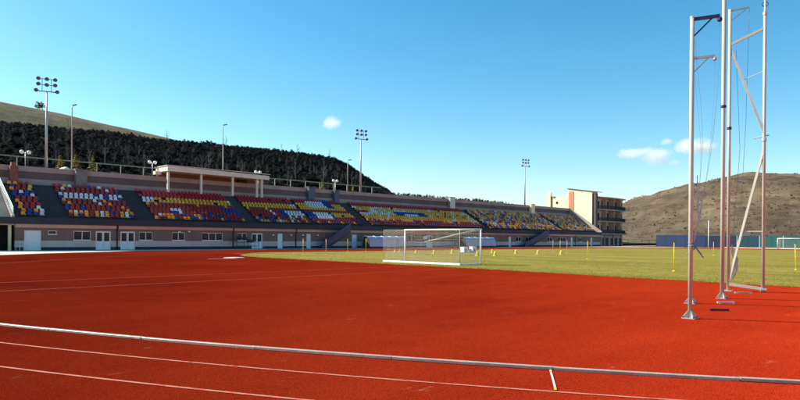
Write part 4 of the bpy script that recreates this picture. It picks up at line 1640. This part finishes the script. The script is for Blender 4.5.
bts = [bare_tree(s) for s in range(5)]
for i, (x, y, h) in enumerate([(-116, 26.4, 5.5), (-118, 31.2, 6), (-117, 36.4, 5.5), (-122, 40.6, 7), (-119, 47.0, 6), (-121, 52.0, 6.5), (-118, 58.5, 6.5), (-124, 63.0, 7), (-119, 68.0, 6.5),
                               (-121, 73.0, 7), (-118, 79.2, 6), (-123, 85.0, 7.5), (-119, 90.5, 7), (-125, 95.0, 7), (-120, 100.4, 6.5), (-124, 106.5, 6),
                               (-160, 45.0, 5.0), (-162, 70.0, 5.5), (-163, 88.0, 5.0), (-161, 112.0, 5.5), (-164, 127.0, 5.0), (-158, 104.0, 5.0)]):
    z = bank(x, y)
    n = i
    if i < 16:
        lab = 'bare pale tree low on the dark bank, number %s from the left' % ['one', 'two', 'three', 'four', 'five', 'six', 'seven', 'eight', 'nine', 'ten', 'eleven', 'twelve', 'thirteen', 'fourteen', 'fifteen', 'sixteen'][i]
    else:
        lab = 'small bare tree on the hill crest, %s' % ['above the left floodlight mast', 'above the left part of the canopy', 'above the right part of the canopy', 'left of the end of the crest', 'at the end of the crest', 'midway along the crest'][i - 16]
    t = thing('bare_tree', lab, 'tree', (x, y, z), 'bare trees on the wooded hill')
    tm, bm_ = bts[i % 5]
    for nm, me in (('trunk', tm), ('crown', bm_)):
        o = bpy.data.objects.new(nm, me)
        col.objects.link(o)
        o.parent = t
        o.scale = (h * 0.72,) * 3
        o.rotation_euler = (0, 0, i * 1.3)

Vs, Fs, off_ = [], [], 0
for i in range(210):
    x = -114 - 34 * rr.random() ** 0.9
    y = 8 + 132 * rr.random()
    if y > -0.88 * x:
        continue
    z = bank(x, y) - 0.1
    h = 1.5 + 1.3 * rr.random()
    a = rr.random() * 6.28
    for me in bts[i % 5]:
        co = np.empty(len(me.vertices) * 3); me.vertices.foreach_get('co', co); co = co.reshape(-1, 3) * h
        co = np.stack([co[:, 0] * math.cos(a) - co[:, 1] * math.sin(a) + x, co[:, 0] * math.sin(a) + co[:, 1] * math.cos(a) + y, co[:, 2] + z], 1)
        for p in me.polygons:
            vv = list(p.vertices)
            if len(vv) == 4:
                Fs.append([q + off_ for q in vv])
        Vs.append(co); off_ += len(co)
tag(link('bare_saplings', big_mesh('bare_saplings', np.concatenate(Vs), np.array(Fs), ['bark_mid'])), 'thin leafless saplings scattered through the dark wood', 'saplings', kind='stuff')

# low trees on the far end of the bank, seen over the wall
Qs = []
for i in range(420):
    y = 104 + 100 * rr.random()
    x = -112 - 8 * rr.random()
    z = bank(x, y)
    h = 0.75 + 0.45 * rr.random() + 0.5 * max(0, fbm(y, 0, 0.08))
    q = protos[i % 6] * np.array([h * 2.4, h * 2.4, h]) + np.array([x, y, z])
    Qs.append(q)
Q = np.concatenate(Qs)
tag(link('distant_thicket', big_mesh('distant_thicket', Q.reshape(-1, 3), np.arange(len(Q) * 4).reshape(-1, 4), ['needle_dark'])), 'low dark thicket peeping over the far half of the stand wall', 'thicket', kind='stuff')


# ================================================================== CREAM BUILDING
bd = thing('cream_building', 'cream building with a terracotta stripe and shaded balconies at the end of the stand', 'building', (-90, 172, 0))
m = MB()
vs = []
for y in (163.0, 166.4):
    vs += [(-94.4, y, 0), (-86.6, y, 0), (-86.6, y, 15.85), (-94.4, y, 17.05)]
m.add(vs, [(0, 1, 2, 3), (7, 6, 5, 4), (0, 4, 5, 1), (1, 5, 6, 2), (2, 6, 7, 3), (3, 7, 4, 0)])
part('main_block', m, 'cream_render', bd)
m = MB()
vs = []
for y in (162.7, 166.8):
    vs += [(-94.6, y, 17.08), (-85.3, y, 15.66), (-85.3, y, 15.82), (-94.6, y, 17.25)]
m.add(vs, [(0, 1, 2, 3), (7, 6, 5, 4), (0, 4, 5, 1), (1, 5, 6, 2), (2, 6, 7, 3), (3, 7, 4, 0)])
part('roof', m, 'dark_mauve', bd)
m = MB(); m.box(-94.2, -86.6, 166.42, 182.5, 0, 14.1); part('wing_block', m, 'brown_render', bd)
m = MB(); m.box(-94.05, -92.5, 162.9, 163.0, 5, 16.2); part('stripe', m, 'terracotta', bd)
m = MB()
vs = []
for y in (163.2, 176):
    vs += [(-99.6, y, 0), (-94.42, y, 0), (-94.42, y, 15.6), (-97.0, y, 14.6), (-99.6, y, 14.3)]
m.add(vs, [(0, 1, 2, 3, 4), (9, 8, 7, 6, 5), (0, 5, 6, 1), (1, 6, 7, 2), (2, 7, 8, 3), (3, 8, 9, 4), (4, 9, 5, 0)])
part('side_block', m, 'cream_render', bd)
m = MB(); m.tube([(-98.2, 163.15, 13.0), (-98.2, 163.25, 13.0)], 0.4, 12); part('round_window', m, 'glass', bd)
m = MB(); m.box(-101.7, -100.7, 163.5, 164.6, 0, 16.3); part('chimney', m, 'cream_render', bd)
m = MB(); m.box(-100.68, -99.7, 163.8, 165, 11.6, 15.0); part('stair_head', m, 'grey_block', bd)
m = MB(); m.box(-86.58, -85.6, 163.3, 164.6, 0, 15.2); part('corner_pier', m, 'dark_mauve', bd)
# balcony wing: floors bowed outwards
levels = [0.0, 3.75, 7.4, 10.9, 14.5]


def bow(y):
    return -85.55 + 0.9 * math.sin(math.pi * (y - 164) / 19)


NB = 14
ysb = [164.7 + 17.6 * i / NB for i in range(NB + 1)]
for li, z in enumerate(levels):
    m = MB()
    for i in range(NB):
        a, b = ysb[i], ysb[i + 1]
        m.add([(-86.6, a, z - 0.35), (bow(a), a, z - 0.35), (bow(b), b, z - 0.35), (-86.6, b, z - 0.35), (-86.6, a, z), (bow(a), a, z), (bow(b), b, z), (-86.6, b, z)],
              [(0, 3, 2, 1), (4, 5, 6, 7), (1, 2, 6, 5)] + ([(0, 1, 5, 4)] if i == 0 else []) + ([(2, 3, 7, 6)] if i == NB - 1 else []))
    if li == 0:
        continue
    part('roof_slab' if li == 4 else 'balcony_slab', m, 'mauve_wall' if li < 4 else 'pink_render', bd)
    if li == 4:
        m = MB(); m.box(-94.3, -86.62, 164.8, 182.6, 14.15, 14.45); part('roof_slab', m, 'pink_render', bd)
for li, z in enumerate(levels[:-1]):
    z1 = levels[li + 1] - 0.36
    if li:
        m = MB()
        for i in range(NB):
            a, b = ysb[i], ysb[i + 1]
            m.tube([(bow(a) - 0.05, a, z + 1.0), (bow(b) - 0.05, b, z + 1.0)], 0.035, 5)
            for q in range(5):
                yy = a + (b - a) * q / 5
                m.tube([(bow(yy) - 0.05, yy, z), (bow(yy) - 0.05, yy, z + 1.0)], 0.045, 4)
        part('balcony_railing', m, 'dark_metal', bd)
        for y in (169.0, 173.5, 178):
            m = MB(); m.box(-86.58, bow(y) - 0.12, y - 0.1, y + 0.1, z + 0.01, z1); part('partition', m, 'pink_render', bd)
    for k in range(6):
        ya = 165.6 + 2.9 * k
        m = MB(); m.box(-86.59, -86.5, ya, ya + 1.7, z + 0.05, z + 2.5); w = part('balcony_door', m, 'white_frame' if (k + li) % 3 == 0 else 'brown_render', bd)
        m = MB(); m.box(-86.49, -86.47, ya + 0.1, ya + 1.6, z + 0.2, z + 2.4); part('pane', m, 'glass', w)
m = MB(); m.box(-86.6, -86.56, 164.65, 182.45, 0.02, 14.1); part('recessed_wall', m, 'pale_render', bd)
for y in (168.2, 173.4, 178.6):
    m = MB(); m.tube([(-85.2, y, 0), (-85.2, y, 3.4)], 0.14, 8); part('column', m, 'dark_mauve', bd)


# ================================================================== FAR FENCE AND WHAT STANDS BEFORE IT
t = thing('panel_fence', 'tall blue and teal panelled fence at the far end of the ground', 'fence', (-40, 166, 0))
x = -69.0
i = 0
while x < 40:
    mt = 'fence_blue' if x < -58 else 'fence_navy' if x < -50.5 else 'fence_petrol' if x < -45.2 else 'fence_teal'
    h = 3.25 if x < -58 else 3.05
    m = MB()
    m.box(x + 0.05, x + 2.42, 166 - 0.03, 166 + 0.03, 0.06, h)
    part('panel', m, mt, t)
    pale = x > -50 and i % 2 == 0
    m = MB(); m.bar((x, 166, 0), (x, 166, h + 0.05), 0.09, 0.12); part('post', m, 'rail_pale' if pale else mt, t)
    x += 2.5
    i += 1
mb = MB()
mb.box(-52, 40, 164.4, 164.8, 0, 0.22)
tag(link('boundary_kerb', mb.mesh('boundary_kerb', 'concrete')), 'low pale concrete kerb along the foot of the teal fence', 'kerb')
t = thing('flag_pole', 'thin white flagpole standing before the blue fence', 'flagpole', (-55.2, 164.5, 0))
m = MB(); m.tube([(-55.2, 164.5, 0), (-55.2, 164.5, 6.8)], [0.11, 0.07], 8); part('pole', m, 'goal_white', t, True)
m = MB(); m.sphere((-55.2, 164.5, 6.85), 0.12, 8, 6); part('finial', m, 'goal_white', t)
t = thing('low_railing', 'low dark railing between the cream building and the blue fence', 'railing', (-77, 168, 0))
m = MB()
for z in (1.1, 1.9):
    m.tube([(-82, 168, z), (-70, 168, z)], 0.05, 6)
part('rail', m, 'dark_metal', t)
for k in range(7):
    m = MB(); m.tube([(-82 + 2 * k, 168, 0), (-82 + 2 * k, 168, 1.95)], 0.05, 6); part('post', m, 'dark_metal', t)


# ================================================================== CLOUDS
def cloud_material():
    m = bpy.data.materials.new('cloud_vapour')
    m.use_nodes = True
    nt = m.node_tree
    for n in list(nt.nodes):
        nt.nodes.remove(n)
    out = nt.nodes.new('ShaderNodeOutputMaterial')
    vol = nt.nodes.new('ShaderNodeVolumePrincipled')
    vol.inputs['Color'].default_value = (0.95, 0.95, 0.95, 1)
    vol.inputs['Anisotropy'].default_value = 0.2
    tc = nt.nodes.new('ShaderNodeTexCoord')
    ln = nt.nodes.new('ShaderNodeVectorMath'); ln.operation = 'LENGTH'
    nt.links.new(tc.outputs['Object'], ln.inputs[0])
    no = noise_node(nt, texco(nt), 0.022, 6, 0.65)
    a = nt.nodes.new('ShaderNodeMath'); a.operation = 'MULTIPLY_ADD'; a.inputs[1].default_value = 1.7; a.inputs[2].default_value = 0.02
    nt.links.new(no.outputs[0], a.inputs[0])
    s = nt.nodes.new('ShaderNodeMath'); s.operation = 'SUBTRACT'
    nt.links.new(a.outputs[0], s.inputs[0]); nt.links.new(ln.outputs['Value'], s.inputs[1])
    mx = nt.nodes.new('ShaderNodeMath'); mx.operation = 'MULTIPLY'; mx.use_clamp = True; mx.inputs[1].default_value = 0.55
    nt.links.new(s.outputs[0], mx.inputs[0])
    d = nt.nodes.new('ShaderNodeMath'); d.operation = 'MULTIPLY'; d.inputs[1].default_value = 0.06
    nt.links.new(mx.outputs[0], d.inputs[0])
    nt.links.new(d.outputs[0], vol.inputs['Density'])
    nt.links.new(vol.outputs[0], out.inputs['Volume'])
    MATS['cloud_vapour'] = m


cloud_material()
cm = MB()
cm.sphere((0, 0, 0), 1.0, 20, 12)
cmesh = cm.mesh('cloud', 'cloud_vapour', True)
DC = 2600
for (d, sx, sz, lab) in [((-0.794, 0.619, 0.190), 40, 24, 'small lone white cloud above the end of the wooded hill'), ((-0.446, 0.973, 0.144), 50, 22, 'leftmost small cloud left of the cage posts'),
                         ((-0.418, 1.001, 0.139), 56, 34, 'rounded small cloud second from the left near the cage posts'), ((-0.396, 1.024, 0.127), 24, 14, 'tiny low cloud below the row of small clouds'),
                         ((-0.377, 1.044, 0.156), 66, 30, 'larger white cloud behind the nearest cage post'), ((-0.361, 1.060, 0.153), 46, 30, 'small white cloud just right of the nearest cage post'),
                         ((-0.406, 1.014, 0.163), 28, 14, 'faint wisp of cloud above the row of small clouds')]:
    v = Vector(d)
    o = link('cloud', cmesh, None, tuple(Vector((0, 0, EYE)) + v * DC), math.atan2(v.y, v.x) + math.pi / 2)
    o.scale = (sx * 1.4, sx, sz * 1.4)
    tag(o, lab, 'cloud', 'small clouds low in the sky')

for o in bpy.data.objects:
    if '_w' in o:
        del o['_w']
